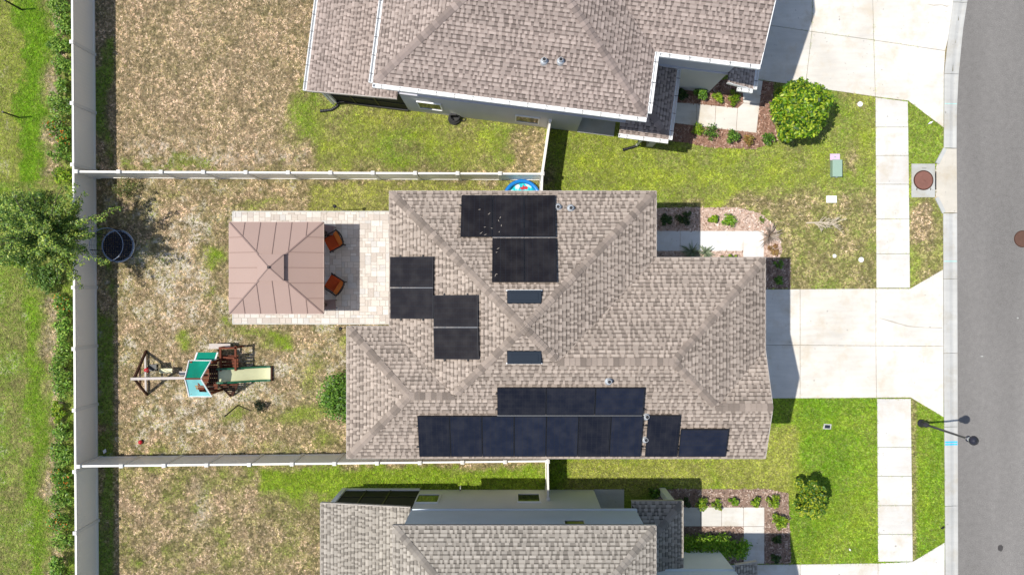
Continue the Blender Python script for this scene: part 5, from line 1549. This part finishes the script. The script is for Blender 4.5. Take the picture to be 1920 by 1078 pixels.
# lower house
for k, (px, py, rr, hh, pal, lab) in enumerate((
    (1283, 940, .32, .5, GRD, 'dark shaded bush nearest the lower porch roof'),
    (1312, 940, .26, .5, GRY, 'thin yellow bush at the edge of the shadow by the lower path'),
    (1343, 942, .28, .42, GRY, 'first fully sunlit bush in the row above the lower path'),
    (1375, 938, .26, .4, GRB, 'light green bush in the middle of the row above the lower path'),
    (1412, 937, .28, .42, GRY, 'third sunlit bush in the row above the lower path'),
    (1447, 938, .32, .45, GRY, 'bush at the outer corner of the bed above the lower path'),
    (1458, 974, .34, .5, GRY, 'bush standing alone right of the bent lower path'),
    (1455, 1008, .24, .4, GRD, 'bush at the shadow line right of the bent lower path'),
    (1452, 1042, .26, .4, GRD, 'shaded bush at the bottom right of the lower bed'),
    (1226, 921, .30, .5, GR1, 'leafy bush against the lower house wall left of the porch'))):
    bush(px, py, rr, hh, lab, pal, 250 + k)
def hedge():
    x0, y0 = G2(1272, 1032); x1, y1 = G2(1358, 1000)
    root = thing('hedge', 'clipped bright green hedge between the lower path and the house', 'hedge', ((x0 + x1) / 2, (y0 + y1) / 2, 0))
    cs = [(x0 + (x1 - x0) * i / 9, y0 + (y1 - y0) * (j + .5) / 3, z, .24) for i in range(10) for j in range(3) for z in (.3, .6, .95)]
    V, F, C = leaf_cloud(cs, 5200, 1.0, .10, GRB, 77, .7, .5); mesh_obj('foliage', arr_mesh('foliage', V, F, C), M['leaf'], root)
    s = MB()
    for i in range(0, 10, 2): limb(s, (cs[i * 9][0], (y0 + y1) / 2, 0), (cs[i * 9][0], (y0 + y1) / 2, .7), .02, .01, i, 3)
    s.build('stem', M['bark'], root)
hedge()
bush(1380, 1021, .45, .8, 'rounded yellow green bush at the end of the clipped hedge', GRB, 281, 1100, .10, asp=1.05, clumps=14)
# backyard shrub by the middle house
shrub('large_shrub', 'dense green shrub against the left wall of the middle house', 'shrub', (*G2(654, 738), 0), 1.05, 1.15, 1.7, 5200, .12, GR1 + [(.14, .26, .03)], 301, clumps=34, up=.6)
bush(240, 358, .55, .6, 'small yellow green shrub below the upper fence near the long fence', [(.14, .18, .04), (.20, .22, .06), (.09, .12, .03)], 302, 700, .09)
# bare sapling lying pale on the front lawn
def bare_sapling():
    x, y = G2(1512, 418); r = random.Random(4); root = thing('bare_sapling', 'leafless twiggy sapling on the dry front lawn', 'sapling', (x, y, 0))
    s = MB(); tip = Vector((x + .9, y - .1, .85)); b0 = Vector((x, y, 0))
    s.tube([b0, b0 + (tip - b0) * .5 + Vector((0, .03, .1)), tip], [.035, .026, .010], 6)
    s.build('trunk', M['twig'], root)
    for k in range(26):
        t = r.uniform(.25, .95); p = b0 + (tip - b0) * t; a = r.uniform(-1.2, 1.2); l = r.uniform(.2, .5)
        e = p + Vector((math.cos(a) * l, math.sin(a) * l * .9, r.uniform(-.05, .3)))
        q = MB(); q.tube([p, (p + e) / 2 + Vector((0, 0, .03)), e], [.014, .010, .006], 4)
        for m in range(3):
            f = p + (e - p) * r.uniform(.4, .9); g = f + Vector((r.uniform(.02, .18), r.uniform(-.13, .13), r.uniform(0, .1))); q.tube([f, g], [.009, .006], 4)
        q.build('twig', M['twig'], root)
bare_sapling()

# ------------------------------------------------------------------ gazebo
def gazebo():
    x0, x1, y0, y1 = -11.29, -7.54, -1.04, 2.60; ez, az = 2.2, 3.13
    cx, cy = (x0 + x1) / 2, (y0 + y1) / 2
    root = thing('gazebo', 'dusty pink metal roofed gazebo with vented cap on the patio', 'gazebo', (cx, cy, 0))
    rz = lambda x, y: ez + (az - ez) * min((x - x0) / (cx - x0) if x < cx else (x1 - x) / (x1 - cx), (y - y0) / (cy - y0) if y < cy else (y1 - y) / (y1 - cy))
    ap = (cx, cy, az - .10); cs = [(x0, y0, ez), (x1, y0, ez), (x1, y1, ez), (x0, y1, ez)]
    nseg = 6
    for i in range(4):
        a, b = Vector(cs[i]), Vector(cs[(i + 1) % 4]); A = Vector(ap)
        # each slope is a row of separate steel sheets with raised seams between
        for k in range(nseg):
            p, q = a + (b - a) * (k / nseg), a + (b - a) * ((k + 1) / nseg)
            def up(t):           # point on the hip above parameter t
                m = min(t, 1 - t) * 2; base = a + (b - a) * t; return base + (A - (a + b) / 2) * m
            t0, t1 = k / nseg, (k + 1) / nseg
            pts = [p, q, up(t1)] + ([] if k == 0 else [up(t0)])
            if k == nseg - 1: pts = [p, q, up(t0)]
            s = MB(); s.add(pts, [tuple(range(len(pts)))]); s.add([Vector(v) - Vector((0, 0, .012)) for v in pts], [tuple(range(len(pts)))[::-1]]); s.build('roof_sheet', M['gazebo'], root)
            if k > 0:
                s = MB(); e = up(t0); s.bar(p + Vector((0, 0, .010)), e + Vector((0, 0, .010)), .022, .026); s.build('seam', M['gazebo_trim'], root)
        s = MB(); s.bar(a + Vector((0, 0, .012)), A + Vector((0, 0, .012)), .05, .03); s.build('hip_trim', M['gazebo_trim'], root)
        s = MB(); d = (b - a).normalized(); s.bar(a - Vector((0, 0, .055)), b - Vector((0, 0, .055)), .045, .11); s.build('eave_beam', M['gazebo'], root)
    h = .52; bz = ez + (az - ez) * (1 - h / 1.85) + .0
    v = MB(); hh = h - .10; v.box(cx - hh, cx + hh, cy - hh, cy + hh, bz - .12, bz + .12); v.build('vent_screen', M['gazebo_dark'], root)
    cz = bz + .11; ca = (cx, cy, cz + .24); cq = [(cx - h, cy - h, cz), (cx + h, cy - h, cz), (cx + h, cy + h, cz), (cx - h, cy + h, cz)]
    s = MB(); s.add(cq + [ca], [(0, 1, 4), (1, 2, 4), (2, 3, 4), (3, 0, 4), (3, 2, 1, 0)]); cap = s.build('cap_roof', M['gazebo'], root)
    for p in cq: s = MB(); s.bar(Vector(p) + Vector((0, 0, .008)), Vector(ca) + Vector((0, 0, .008)), .035, .02); s.build('hip_trim', M['gazebo_trim'], cap)
    s = MB(); s.lathe((cx, cy, ca[2]), [(.06, -.01), (.06, .03), (.02, .05)], 10); s.build('finial', M['gazebo_dark'], cap)
    for (px, py) in ((x0 + .3, y0 + .3), (x1 - .3, y0 + .3), (x1 - .3, y1 - .3), (x0 + .3, y1 - .3)):
        s = MB(); s.box(px - .06, px + .06, py - .06, py + .06, .03, ez + .1); s.box(px - .12, px + .12, py - .12, py + .12, .03, .06); p = s.build('post', M['gazebo_dark'], root)
        sx = 1 if px < cx else -1; sy = 1 if py < cy else -1
        s = MB(); s.bar((px, py, 1.7), (px + sx * .5, py, 2.16), .04); s.bar((px, py, 1.7), (px, py + sy * .5, 2.16), .04); s.build('brace', M['gazebo_dark'], p)
gazebo()

def patio_chair(loc, rot, label):
    """armchair, front towards local -x, built at the origin"""
    root = thing('patio_chair', label, 'chair')
    s = MB()
    for sy in (-.31, .31):
        for sx in (-.28, .30):
            leg = MB(); leg.bar((sx, sy, 0), (sx, sy, .42), .045); leg.build('leg', M['wicker'], root)
    s = MB(); s.box(-.32, .33, -.33, .33, .30, .37); s.build('seat_frame', M['wicker'], root)
    for sy in (-.34, .34):
        s = MB(); s.tube([(-.34, sy, .40), (-.32, sy, .60), (-.1, sy, .62), (.2, sy, .63), (.38, sy, .72)], .028, 6); s.build('armrest', M['wicker'], root)
    s = MB(); n = 10; pts = []
    for k in range(n + 1):
        t = -1 + 2 * k / n; pts.append((.36 + .10 * (1 - t * t), .34 * t, .86 - .02 * t * t))
    s.tube(pts, .03, 6)
    for k in range(0, n + 1, 2): s.bar((.33 + .06 * (1 - (-1 + 2 * k / n) ** 2), pts[k][1], .36), pts[k], .025)
    s.tube([(.34, p[1], .6) for p in pts], .018, 5); s.build('back_frame', M['wicker'], root)
    def cushion(x0, x1, y0, y1, z0, z1, tilt, nm, mt):
        s = MB(); s.smooth = True; nn = 8; vs = []
        for i in range(nn + 1):
            for j in range(nn + 1):
                u, v = i / nn, j / nn; e = (1 - (2 * u - 1) ** 6) * (1 - (2 * v - 1) ** 6)
                vs.append((x0 + (x1 - x0) * u, y0 + (y1 - y0) * v, z0 + (z1 - z0) * (e ** .35 if e > 0 else 0) + tilt * u))
        fs = [(i * (nn + 1) + j, (i + 1) * (nn + 1) + j, (i + 1) * (nn + 1) + j + 1, i * (nn + 1) + j + 1) for i in range(nn) for j in range(nn)]
        s.add(vs, fs); s.build(nm, mt, root)
    cushion(-.34, .22, -.30, .30, .37, .49, 0, 'seat_cushion', M['cushion'])
    cushion(.14, .38, -.30, .30, .50, .60, .30, 'back_cushion', M['cushion2'])
    root.location = loc; root.rotation_euler.z = rot
    return root
patio_chair((-7.50, 1.93, .035), R(28), 'orange cushioned patio chair, upper of two at the gazebo edge')
patio_chair((-7.47, 0.13, .035), R(-32), 'orange cushioned patio chair, lower of two at the gazebo edge')
def side_table(x, y, label, ang):
    root = thing('side_table', label, 'table', (x, y, 0)); s = MB()
    c, sn = math.cos(ang), math.sin(ang); P = lambda a, b, z: (x + a * c - b * sn, y + a * sn + b * c, z)
    s.hexa([P(-.3, -.2, .45), P(.3, -.2, .45), P(.3, .2, .45), P(-.3, .2, .45)], [P(-.3, -.2, .48), P(.3, -.2, .48), P(.3, .2, .48), P(-.3, .2, .48)]); s.build('table_top', M['gazebo_trim'], root)
    for a in (-.26, .26):
        for b in (-.16, .16): q = MB(); q.bar(P(a, b, .03), P(a, b, .45), .035); q.build('leg', M['gazebo_dark'], root)
side_table(-7.80, 2.42, 'small brown side table behind the upper patio chair', R(-8))
side_table(-7.72, -.72, 'small brown side table below the lower patio chair', R(4))

# thin garden light poles
def pole_light(px, py, h, label, lean=(0, 0), name='garden_light', head=True, r=.016):
    x, y = G2(px, py); root = thing(name, label, 'pole', (x, y, 0)); s = MB()
    top = (x + lean[0], y + lean[1], h)
    s.tube([(x, y, 0), ((x + top[0]) / 2, (y + top[1]) / 2, h / 2), top], r, 8); s.build('pole', M['black'], root)
    if head: s = MB(); s.lathe((top[0], top[1], h - .02), [(.03, 0), (.075, .03), (.07, .08), (.02, .13)], 14); s.build('lamp_head', M['black'], root)
pole_light(645, 395, 1.8, 'thin black garden light pole above the patio')
pole_light(648, 614, 1.0, 'short black garden light pole below the patio')
pole_light(36, 221, 1.15, 'black stake standing in the grass at the left edge', name='stake', head=False, r=.035)
pole_light(41, 19, 1.2, 'black stake at the top left corner', name='stake', head=False, r=.04)
pole_light(447, 759, 1.35, 'leaning black pole in the yard below the slide', lean=(-.12, -.28), name='garden_stake', head=False, r=.028)
bush(490, 759, .27, .5, 'small very dark shrub in the yard below the slide', [(.012, .022, .012), (.02, .035, .015), (.03, .05, .02)], 320, 420, .09)

# ------------------------------------------------------------------ play set
def playset():
    root = thing('swing_set', 'wooden play set with green tent, cream slide and swing beam', 'play set', (-13.0, -3.65, 0))
    bl, br = Vector((-15.25, -3.68, 1.85)), Vector((-13.0, -3.64, 1.85))
    f1, f2 = Vector((-15.59, -2.70, 0)), Vector((-15.55, -4.57, 0))
    s = MB(); s.bar(bl + Vector((-.12, 0, 0)), br, .10, .13); s.build('swing_beam', M['wood_pale'], root)
    for f in (f1, f2): s = MB(); s.bar(f, bl, .085); s.build('swing_leg', M['wood_dark'], root)
    a, b = f1 + (bl - f1) * .08, f2 + (bl - f2) * .08
    s = MB(); s.bar(a, b, .075); s.build('crossbar', M['wood_pale'], root)
    a, b = f1 + (bl - f1) * .55, f2 + (bl - f2) * .55
    s = MB(); s.bar(a, b, .06); s.build('crossbar', M['wood_dark'], root)
    # glider, and a black bucket seat added for a dark square there
    def swing(x, y, mat, w, d, z, bucket):
        s = MB(); s.box(x - w / 2, x + w / 2, y - d / 2, y + d / 2, z, z + (.22 if bucket else .05)); o = s.build('swing_seat', mat, root)
        for e in (-1, 1):
            q = MB(); q.tube([(x + e * w / 2, y, z + .05), (x + e * w / 2, -3.66, 1.80)], .012, 5); q.build('chain', M['galv'], o)
    swing(-14.55, -3.50, M['yellow'], .55, .20, .45, False)
    swing(-13.75, -3.60, M['wood_pale'], .42, .18, .5, False)
    swing(-15.0, -3.35, M['plastic_black'], .30, .28, .48, True)
    # tower
    X0, X1, Y0, Y1 = -13.0, -12.18, -4.28, -3.02
    for x in (X0, X1):
        for y in (Y0, Y1): s = MB(); s.bar((x, y, 0), (x, y, 1.75), .085); s.build('tower_post', M['wood_red'], root)
    for k in range(7):
        y = Y0 + (Y1 - Y0) * (k + .5) / 7; s = MB(); s.box(X0, X1, y - .08, y + .08, 1.0, 1.03); s.build('deck_board', M['wood_red'], root)
    for y in (Y0, Y1):
        for z in (1.2, 1.45): s = MB(); s.bar((X0, y, z), (X1, y, z), .04, .09); s.build('rail', M['wood_red'], root)
    # tent canopy: ridge, two slopes sagging, white trim
    ra, rb = Vector((-13.02, -3.63, 2.32)), Vector((-12.38, -3.63, 2.32))
    def slope(ya, za, xa, xb, mat, nm, hole=False):
        s = MB(); n, m = 10, 8; vs = []
        for i in range(n + 1):
            for j in range(m + 1):
                u, v = i / n, j / m
                A = Vector((xa, ya, za)); B = Vector((xb, ya, za))
                p = (ra + (rb - ra) * u) * (1 - v) + (A + (B - A) * u) * v
                p.z -= .10 * math.sin(math.pi * v) * math.sin(math.pi * u) + .015 * math.sin(9 * u + 4 * v); vs.append(p)
        fs = []
        for i in range(n):
            for j in range(m):
                if hole and ((i - 6.2) / 2.5) ** 2 + ((j - 3.9) / 2.0) ** 2 < 1: continue
                fs.append((i * (m + 1) + j, (i + 1) * (m + 1) + j, (i + 1) * (m + 1) + j + 1, i * (m + 1) + j + 1))
        s.add(vs, fs); s.smooth = True; o = s.build(nm, mat, root)
        for u in (0, n):
            q = MB(); q.tube([vs[u * (m + 1) + j] + Vector((0, 0, .012)) for j in range(m + 1)], .028, 5); q.build('trim', M['white'], o)
        q = MB(); q.tube([vs[i * (m + 1) + m] + Vector((0, 0, .012)) for i in range(n + 1)], .018, 5); q.build('trim', M['white'], o)
    slope(-2.96, 1.66, -13.10, -12.20, M['tarp'], 'canopy')
    slope(-4.42, 1.66, -13.10, -12.18, M['tarp_pale'], 'canopy', True)
    s = MB(); s.bar(ra, rb, .06, .05); s.build('ridge_pole', M['wood_red'], root)
    s = MB(); s.hexa([(-13.05, -3.04, 1.28), (-12.22, -3.04, 1.28), (-12.18, -2.68, 1.02), (-13.0, -2.68, 1.02)], [(-13.05, -3.04, 1.30), (-12.22, -3.04, 1.30), (-12.18, -2.68, 1.04), (-13.0, -2.68, 1.04)])
    o = s.build('awning', M['tarp'], root)
    for x in (-13.04, -12.2): q = MB(); q.bar((x, -3.04, 1.31), (x + .03, -2.68, 1.05), .06, .02); q.build('trim', M['white'], o)
    # side platform with table and beams
    for k in range(4):
        y = -3.30 + .14 * k; s = MB(); s.box(-12.12, -11.42, y - .055, y + .055, .70, .74); s.build('table_board', M['wood_red'], root)
    for (p, q) in (((-12.15, -2.52, .95), (-11.40, -2.50, .95)), ((-11.46, -3.45, .95), (-11.46, -2.42, .95)), ((-12.1, -2.9, .95), (-11.44, -2.92, .95)), ((-12.05, -3.45, 1.05), (-12.05, -2.55, 1.05))):
        s = MB(); s.bar(p, q, .075); s.build('beam', M['wood_red'], root)
    for (x, y) in ((-12.12, -2.5), (-11.46, -2.5), (-11.46, -3.4)): s = MB(); s.bar((x, y, 0), (x, y, .98), .07); s.build('tower_post', M['wood_red'], root)
    s = MB(); s.box(-12.75, -11.85, -2.58, -2.36, .42, .46); s.build('bench_seat', M['wood_pale'], root)
    for k in range(5):
        s = MB(); x = -12.50 + .085 * k; s.bar((x, -3.98, 1.06), (x, -3.32, 1.06), .04, .03); s.build('deck_slat', M['wood_dark'], root)
    for y in (-3.95, -3.38):
        s = MB(); s.bar((-12.5, y, 1.0), (-12.1, y, 1.0), .06); s.build('beam', M['wood_red'], root)
    # slide
    n = 14; L = []
    for k in range(n + 1):
        t = k / n; x = -12.18 + (1.94) * t; z = 1.02 - .93 * (t * t * (3 - 2 * t)) + .05 * math.sin(2 * math.pi * t) * 0; L.append((x, z))
    s = MB(); vs = []; 
    for x, z in L: vs += [(x, -3.90, z), (x, -3.40, z)]
    s.add(vs, [(2 * k, 2 * k + 2, 2 * k + 3, 2 * k + 1) for k in range(n)]); s.smooth = True; s.build('slide_bed', M['slide'], root)
    for y0, y1 in ((-3.97, -3.90), (-3.40, -3.33)):
        s = MB()
        for k in range(n): s.hexa([(L[k][0], y0, L[k][1] - .06), (L[k + 1][0], y0, L[k + 1][1] - .06), (L[k + 1][0], y1, L[k + 1][1] - .06), (L[k][0], y1, L[k][1] - .06)],
                                   [(L[k][0], y0, L[k][1] + .12), (L[k + 1][0], y0, L[k + 1][1] + .12), (L[k + 1][0], y1, L[k + 1][1] + .12), (L[k][0], y1, L[k][1] + .12)])
        s.build('slide_side', M['slide_green'], root)
    s = MB(); s.bar((-10.22, -3.97, .08), (-10.22, -3.33, .08), .06, .14); s.build('slide_end', M['wood_dark'], root)
    # climbing ladder leaning off the corner
    a0, a1 = Vector((-12.15, -4.05, 1.0)), Vector((-12.0, -4.45, .02)); 
    p0, p1 = Vector((-11.45, -3.98, .95)), Vector((-12.05, -4.62, .05)); q0, q1 = Vector((-12.55 + .4, -3.98, .95)), Vector((-12.05, -4.62, .05))
    d = Vector((.55, 0, 0))
    A, B = Vector((-12.15, -4.0, .95)), Vector((-11.98, -4.62, .03)); C, D = Vector((-11.35, -3.98, .95)), Vector((-11.90, -4.60, .03))
    for (u, v) in ((A, B), (C, D)): s = MB(); s.bar(u, v, .06); s.build('ladder_rail', M['wood_dark'], root)
    for k in range(6):
        t = .08 + .15 * k; s = MB(); s.bar(A + (B - A) * t, C + (D - C) * t, .045); s.build('rung', M['wood_dark'] if k else M['wood_red'], root)
playset()
def ball(px, py, r, label):
    x, y = G2(px, py); s = MB(); s.smooth = True
    n = 12; prof = [(r * math.sin(math.pi * k / n) + .0005, r - r * math.cos(math.pi * k / n)) for k in range(n + 1)]
    s.lathe((x, y, 0), prof, 18); s2 = thing('toy_ball', label, 'ball', (x, y, 0)); o = s.build('shell', M['red'], s2)
    q = MB(); q.torus((x, y, r), r * .995, .004, 24, 5); q.build('seam', M['red'], s2)
ball(277, 693, .11, 'red ball under the swing beam')
ball(265, 828, .09, 'small red ball near the lower fence')

# ------------------------------------------------------------------ trampoline, pool
def trampoline():
    x, y = G2(227, 462); rr = .68
    root = thing('trampoline', 'small round netted trampoline under the feathery tree', 'trampoline', (x, y, 0))
    s = MB()
    for k in range(-8, 9):
        e = .075 * k; l = math.sqrt(max(.001, .63 ** 2 - e * e))
        s.bar((x + e, y - l, .27), (x + e, y + l, .27), .034, .008); s.bar((x - l, y + e, .281), (x + l, y + e, .281), .034, .008)
    s.build('jump_mat', M['navy_net'], root)
    s = MB(); n = 36
    vs = [(x + q * math.cos(2 * math.pi * k / n), y + q * math.sin(2 * math.pi * k / n), .30 + h) for k in range(n) for q, h in ((.625, 0), (.64, .012), (.67, .012), (.69, -.02))]
    s.add(vs, [(4 * k + j, 4 * ((k + 1) % n) + j, 4 * ((k + 1) % n) + j + 1, 4 * k + j + 1) for k in range(n) for j in range(3)]); s.smooth = True; s.build('edge_pad', M['pad_blue'], root)
    for k in range(6):
        a = 2 * math.pi * k / 6 + .3; s = MB(); px, py = x + .67 * math.cos(a), y + .67 * math.sin(a)
        s.tube([(px, py, 0), (px, py, .3), (px + .03 * math.cos(a), py + .03 * math.sin(a), 1.28)], .02, 7); s.build('pole', M['lampmetal'], root)
    s = MB(); s.torus((x, y, 1.28), .69, .014, 40, 6); s.build('top_ring', M['pad_blue'], root)
    # net of thin strands
    s = MB(); m = 22
    for k in range(m):
        a = 2 * math.pi * k / m; c, sn = math.cos(a), math.sin(a)
        s.bar((x + .675 * c, y + .675 * sn, .3), (x + .685 * c, y + .685 * sn, 1.28), .005)
    for z in np.linspace(.5, 1.15, 4): s.torus((x, y, z), .68, .003, 40, 4)
    s.build('net', M['navy_net'], root)
    s = MB(); s.torus((x, y, .26), .68, .025, 36, 6); s.build('frame_ring', M['galv'], root)
    return x, y
trampoline()
def pool():
    x, y = .42, 3.78; root = thing('paddling_pool', 'round blue inflatable paddling pool in the fence corner', 'pool', (x, y, 0))
    s = MB(); s.torus((x, y, .09), .73, .085, 40, 10); s.smooth = True; s.build('lower_ring', M['pool_dark'], root)
    s = MB(); s.torus((x, y, .22), .72, .08, 40, 10); s.smooth = True; s.build('upper_ring', M['pool_blue'], root)
    s = MB(); s.lathe((x, y, 0), [(.68, .05), (.68, .06), (.66, .062)], 36); fl = s.build('floor', M['pool_floor'], root, (x, y, 0))
    s = MB(); pts = [(-.19, -.02), (-.12, .03), (-.02, .06), (-.02, .16), (.05, .07), (.16, .08), (.20, .02), (.17, -.06), (.05, -.05), (-.06, -.08), (-.12, -.03)]
    c = (x + .06, y + .44); s.add([(c[0] + p[0], c[1] + p[1], .0665) for p in pts], [tuple(range(len(pts)))]); s.build('floor_print', M['red'], fl)
    s = MB(); s.add([(x - .18 + .09 * math.cos(t), y + .52 + .06 * math.sin(t), .0665) for t in np.linspace(0, 6.0, 12)], [tuple(range(12))]); s.build('floor_print', M['whiteplastic'], fl)
pool()
# ------------------------------------------------------------------ street things
def lamp():
    x, y = G2(1727, 793); root = thing('street_lamp', 'black street lamp post on the verge beside the kerb', 'street lamp', (x, y, 0))
    s = MB(); s.smooth = False
    s.lathe((x, y, 0), [(.17, 0), (.17, .10), (.13, .16), (.115, .45), (.085, .55), (.06, .65)], 20); s.build('base', M['lampmetal'], root)
    s = MB(); s.lathe((x, y, 0), [(.048, .6), (.043, 2.2), (.038, 3.55)], 14); s.build('pole', M['lampmetal'], root)
    s = MB(); s.lathe((x, y, 0), [(.05, 3.5), (.10, 3.56), (.12, 3.62), (.06, 3.66), (.06, 3.70)], 18); s.build('collar', M['lampmetal'], root)
    s = MB(); s.lathe((x, y, 0), [(.08, 3.68), (.125, 3.85), (.14, 3.98)], 20); s.build('globe', M['whiteplastic'], root)
    s = MB(); s.lathe((x, y, 0), [(.18, 3.96), (.185, 3.99), (.16, 4.06), (.08, 4.14), (.03, 4.17), (.03, 4.24), (.012, 4.27)], 24); s.smooth = True; s.build('lamp_cap', M['lampmetal'], root)
lamp()
def utility():
    x, y = G2(1565, 318); root = thing('utility_box', 'green utility pedestal on the upper front lawn', 'utility box', (x, y, 0))
    s = MB(); s.slab([(x - .20, y - .34), (x + .19, y - .34), (x + .19, y + .36), (x - .20, y + .36)], 0, .30, .03); s.build('body', M['util_green'], root)
    s = MB(); s.slab([(x - .21, y - .35), (x + .20, y - .35), (x + .20, y + .37), (x - .21, y + .37)], .30, .33, .015); s.build('lid', M['util_green'], root)
    s = MB(); s.box(x - .02, x + .05, y - .37, y - .34, .10, .18); s.build('latch', M['galv'], root)
    x, y = G2(1565, 295); root = thing('meter_box', 'lilac ground box directly above the green utility pedestal', 'utility box', (x, y, 0))
    s = MB(); s.slab([(x - .21, y - .14), (x + .21, y - .14), (x + .21, y + .14), (x - .21, y + .14)], 0, .06, .015); s.build('lid', M['lilac'], root)
    s = MB(); s.box(x - .04, x + .04, y - .02, y + .02, .06, .066); s.build('lifting_slot', M['util_green'], root)
    x, y = G2(1558.5, 374); root = thing('meter_box', 'pale lilac ground box alone on the front lawn', 'utility box', (x, y, 0))
    s = MB(); s.slab([(x - .22, y - .15), (x + .22, y - .15), (x + .22, y + .15), (x - .22, y + .15)], 0, .07, .015); s.build('lid', M['whiteplastic'], root)
    s = MB(); s.box(x + .10, x + .16, y - .02, y + .02, .07, .076); s.build('lifting_slot', M['lilac'], root)
    for px, py, rr, lab in ((1612, 196, .11, 'white round cleanout cap near the upper driveway and sidewalk'), (1614, 487, .11, 'white round cleanout cap near the sidewalk above the middle driveway'), (1564, 480, .08, 'small white cap in the dry front lawn')):
        x, y = G2(px, py); root = thing('cleanout_cap', lab, 'cap', (x, y, 0))
        s = MB(); s.lathe((x, y, 0), [(rr, 0), (rr, .05), (rr * .9, .065)], 20); s.build('cap', M['whiteplastic'], root)
        s = MB(); s.box(x - rr * .3, x + rr * .3, y - .015, y + .015, .065, .085); s.build('nut', M['whiteplastic'], root)
    x, y = G2(1550.5, 799); root = thing('valve_cover', 'grey valve cover in the lower green lawn', 'cover', (x, y, 0))
    s = MB(); s.slab([(x - .19, y - .11), (x + .16, y - .12), (x + .18, y + .10), (x - .14, y + .12)], 0, .05, .01); s.build('frame', M['inlet'], root)
    s = MB(); s.slab([(x - .12, y - .07), (x + .11, y - .08), (x + .12, y + .06), (x - .10, y + .07)], .05, .057, .003); s.build('lid', M['ventgrey'], root)
utility()
def scrap(px, py, l, w, a, mat, label, name='litter'):
    x, y = G2(px, py); d = Vector((math.cos(a), math.sin(a), 0)); n = Vector((-d.y, d.x, 0)); c = Vector((x, y, .07))
    s = MB(); s.hexa([c - d * l, c - n * w, c + d * l, c + n * w], [c - d * l + Vector((0, 0, .012)), c - n * w + Vector((0, 0, .03)), c + d * l + Vector((0, 0, .012)), c + n * w + Vector((0, 0, .03))])
    tag(s.build(name, mat), label, 'litter')
scrap(1743, 231, .13, .04, R(28), M['whiteplastic'], 'white scrap on the upper verge grass')
scrap(1766, 988, .11, .04, R(30), M['black'], 'dark scrap on the lower verge by the kerb')
scrap(1592, 1029, .06, .035, R(-60), M['whiteplastic'], 'white scrap in the lower green lawn')
scrap(198, 845, .12, .08, R(70), M['whiteplastic'], 'white scrap in the corner of the two fences', 'litter')

# corrugated downspout extensions and hose reel of the upper house
def hose(pts, label, r=.055):
    root = thing('drain_hose', label, 'hose', (pts[0][0], pts[0][1], 0)); P = []
    for i in range(len(pts) - 1):
        for k in range(7):
            t = k / 7; P.append(Vector(pts[i]) * (1 - t) + Vector(pts[i + 1]) * t)
    P.append(Vector(pts[-1]))
    s = MB(); s.tube(P, [r * (1 + .12 * (k % 2)) for k in range(len(P))], 10); s.build('hose_body', M['plastic_black'], root)
    s = MB(); s.tube([P[-1], P[-1] + (P[-1] - P[-2]).normalized() * .06], r * 1.25, 10); s.build('outlet', M['plastic_black'], root)
def gp(px, py, z): q = G2(px, py); return (q[0], q[1], z)
hose([gp(641, 188, .35), gp(637, 190, .12), gp(633, 200, .07), gp(622, 207, .07), gp(604, 209, .07)], 'black corrugated drain hose below the upper lanai corner')
hose([gp(1199, 262, .3), gp(1198, 266, .12), gp(1194, 274, .07), gp(1184, 277, .07), gp(1170, 281, .07)], 'black corrugated drain hose below the upper porch roof')
def hose_reel():
    x, y = G2(852, 224); root = thing('hose_reel', 'black coiled garden hose on a reel by the upper house wall', 'hose reel', (x, y, 0))
    for k in range(4): s = MB(); s.torus((x + .03 * (k % 2), y + .02 * k, .10 + .055 * k), .24 - .015 * k, .028, 26, 6); s.build('coil', M['plastic_black'], root)
    s = MB(); s.box(x - .12, x + .12, y + .06, y + .14, 0, .55); s.box(x - .2, x + .2, y - .1, y + .12, 0, .06); s.build('stand', M['plastic_black'], root)
    s = MB(); s.tube([(x + .2, y - .05, .1), (x + .42, y - .1, .04), (x + .50, y + .02, .03), (x + .38, y + .06, .03)], .022, 6); s.build('loose_end', M['plastic_black'], root)
hose_reel()
x, y = G2(865, 911); r = thing('hose_bib_post', 'small black tap post against the lower house wall', 'tap', (x, y, 0))
MB().box(x - .03, x + .03, y - .03, y + .03, 0, .7).build('post', M['plastic_black'], r)
s = MB(); s.tube([(x, y, .62), (x, y + .10, .64), (x, y + .14, .56)], .022, 6); s.build('spout', M['galv'], r)
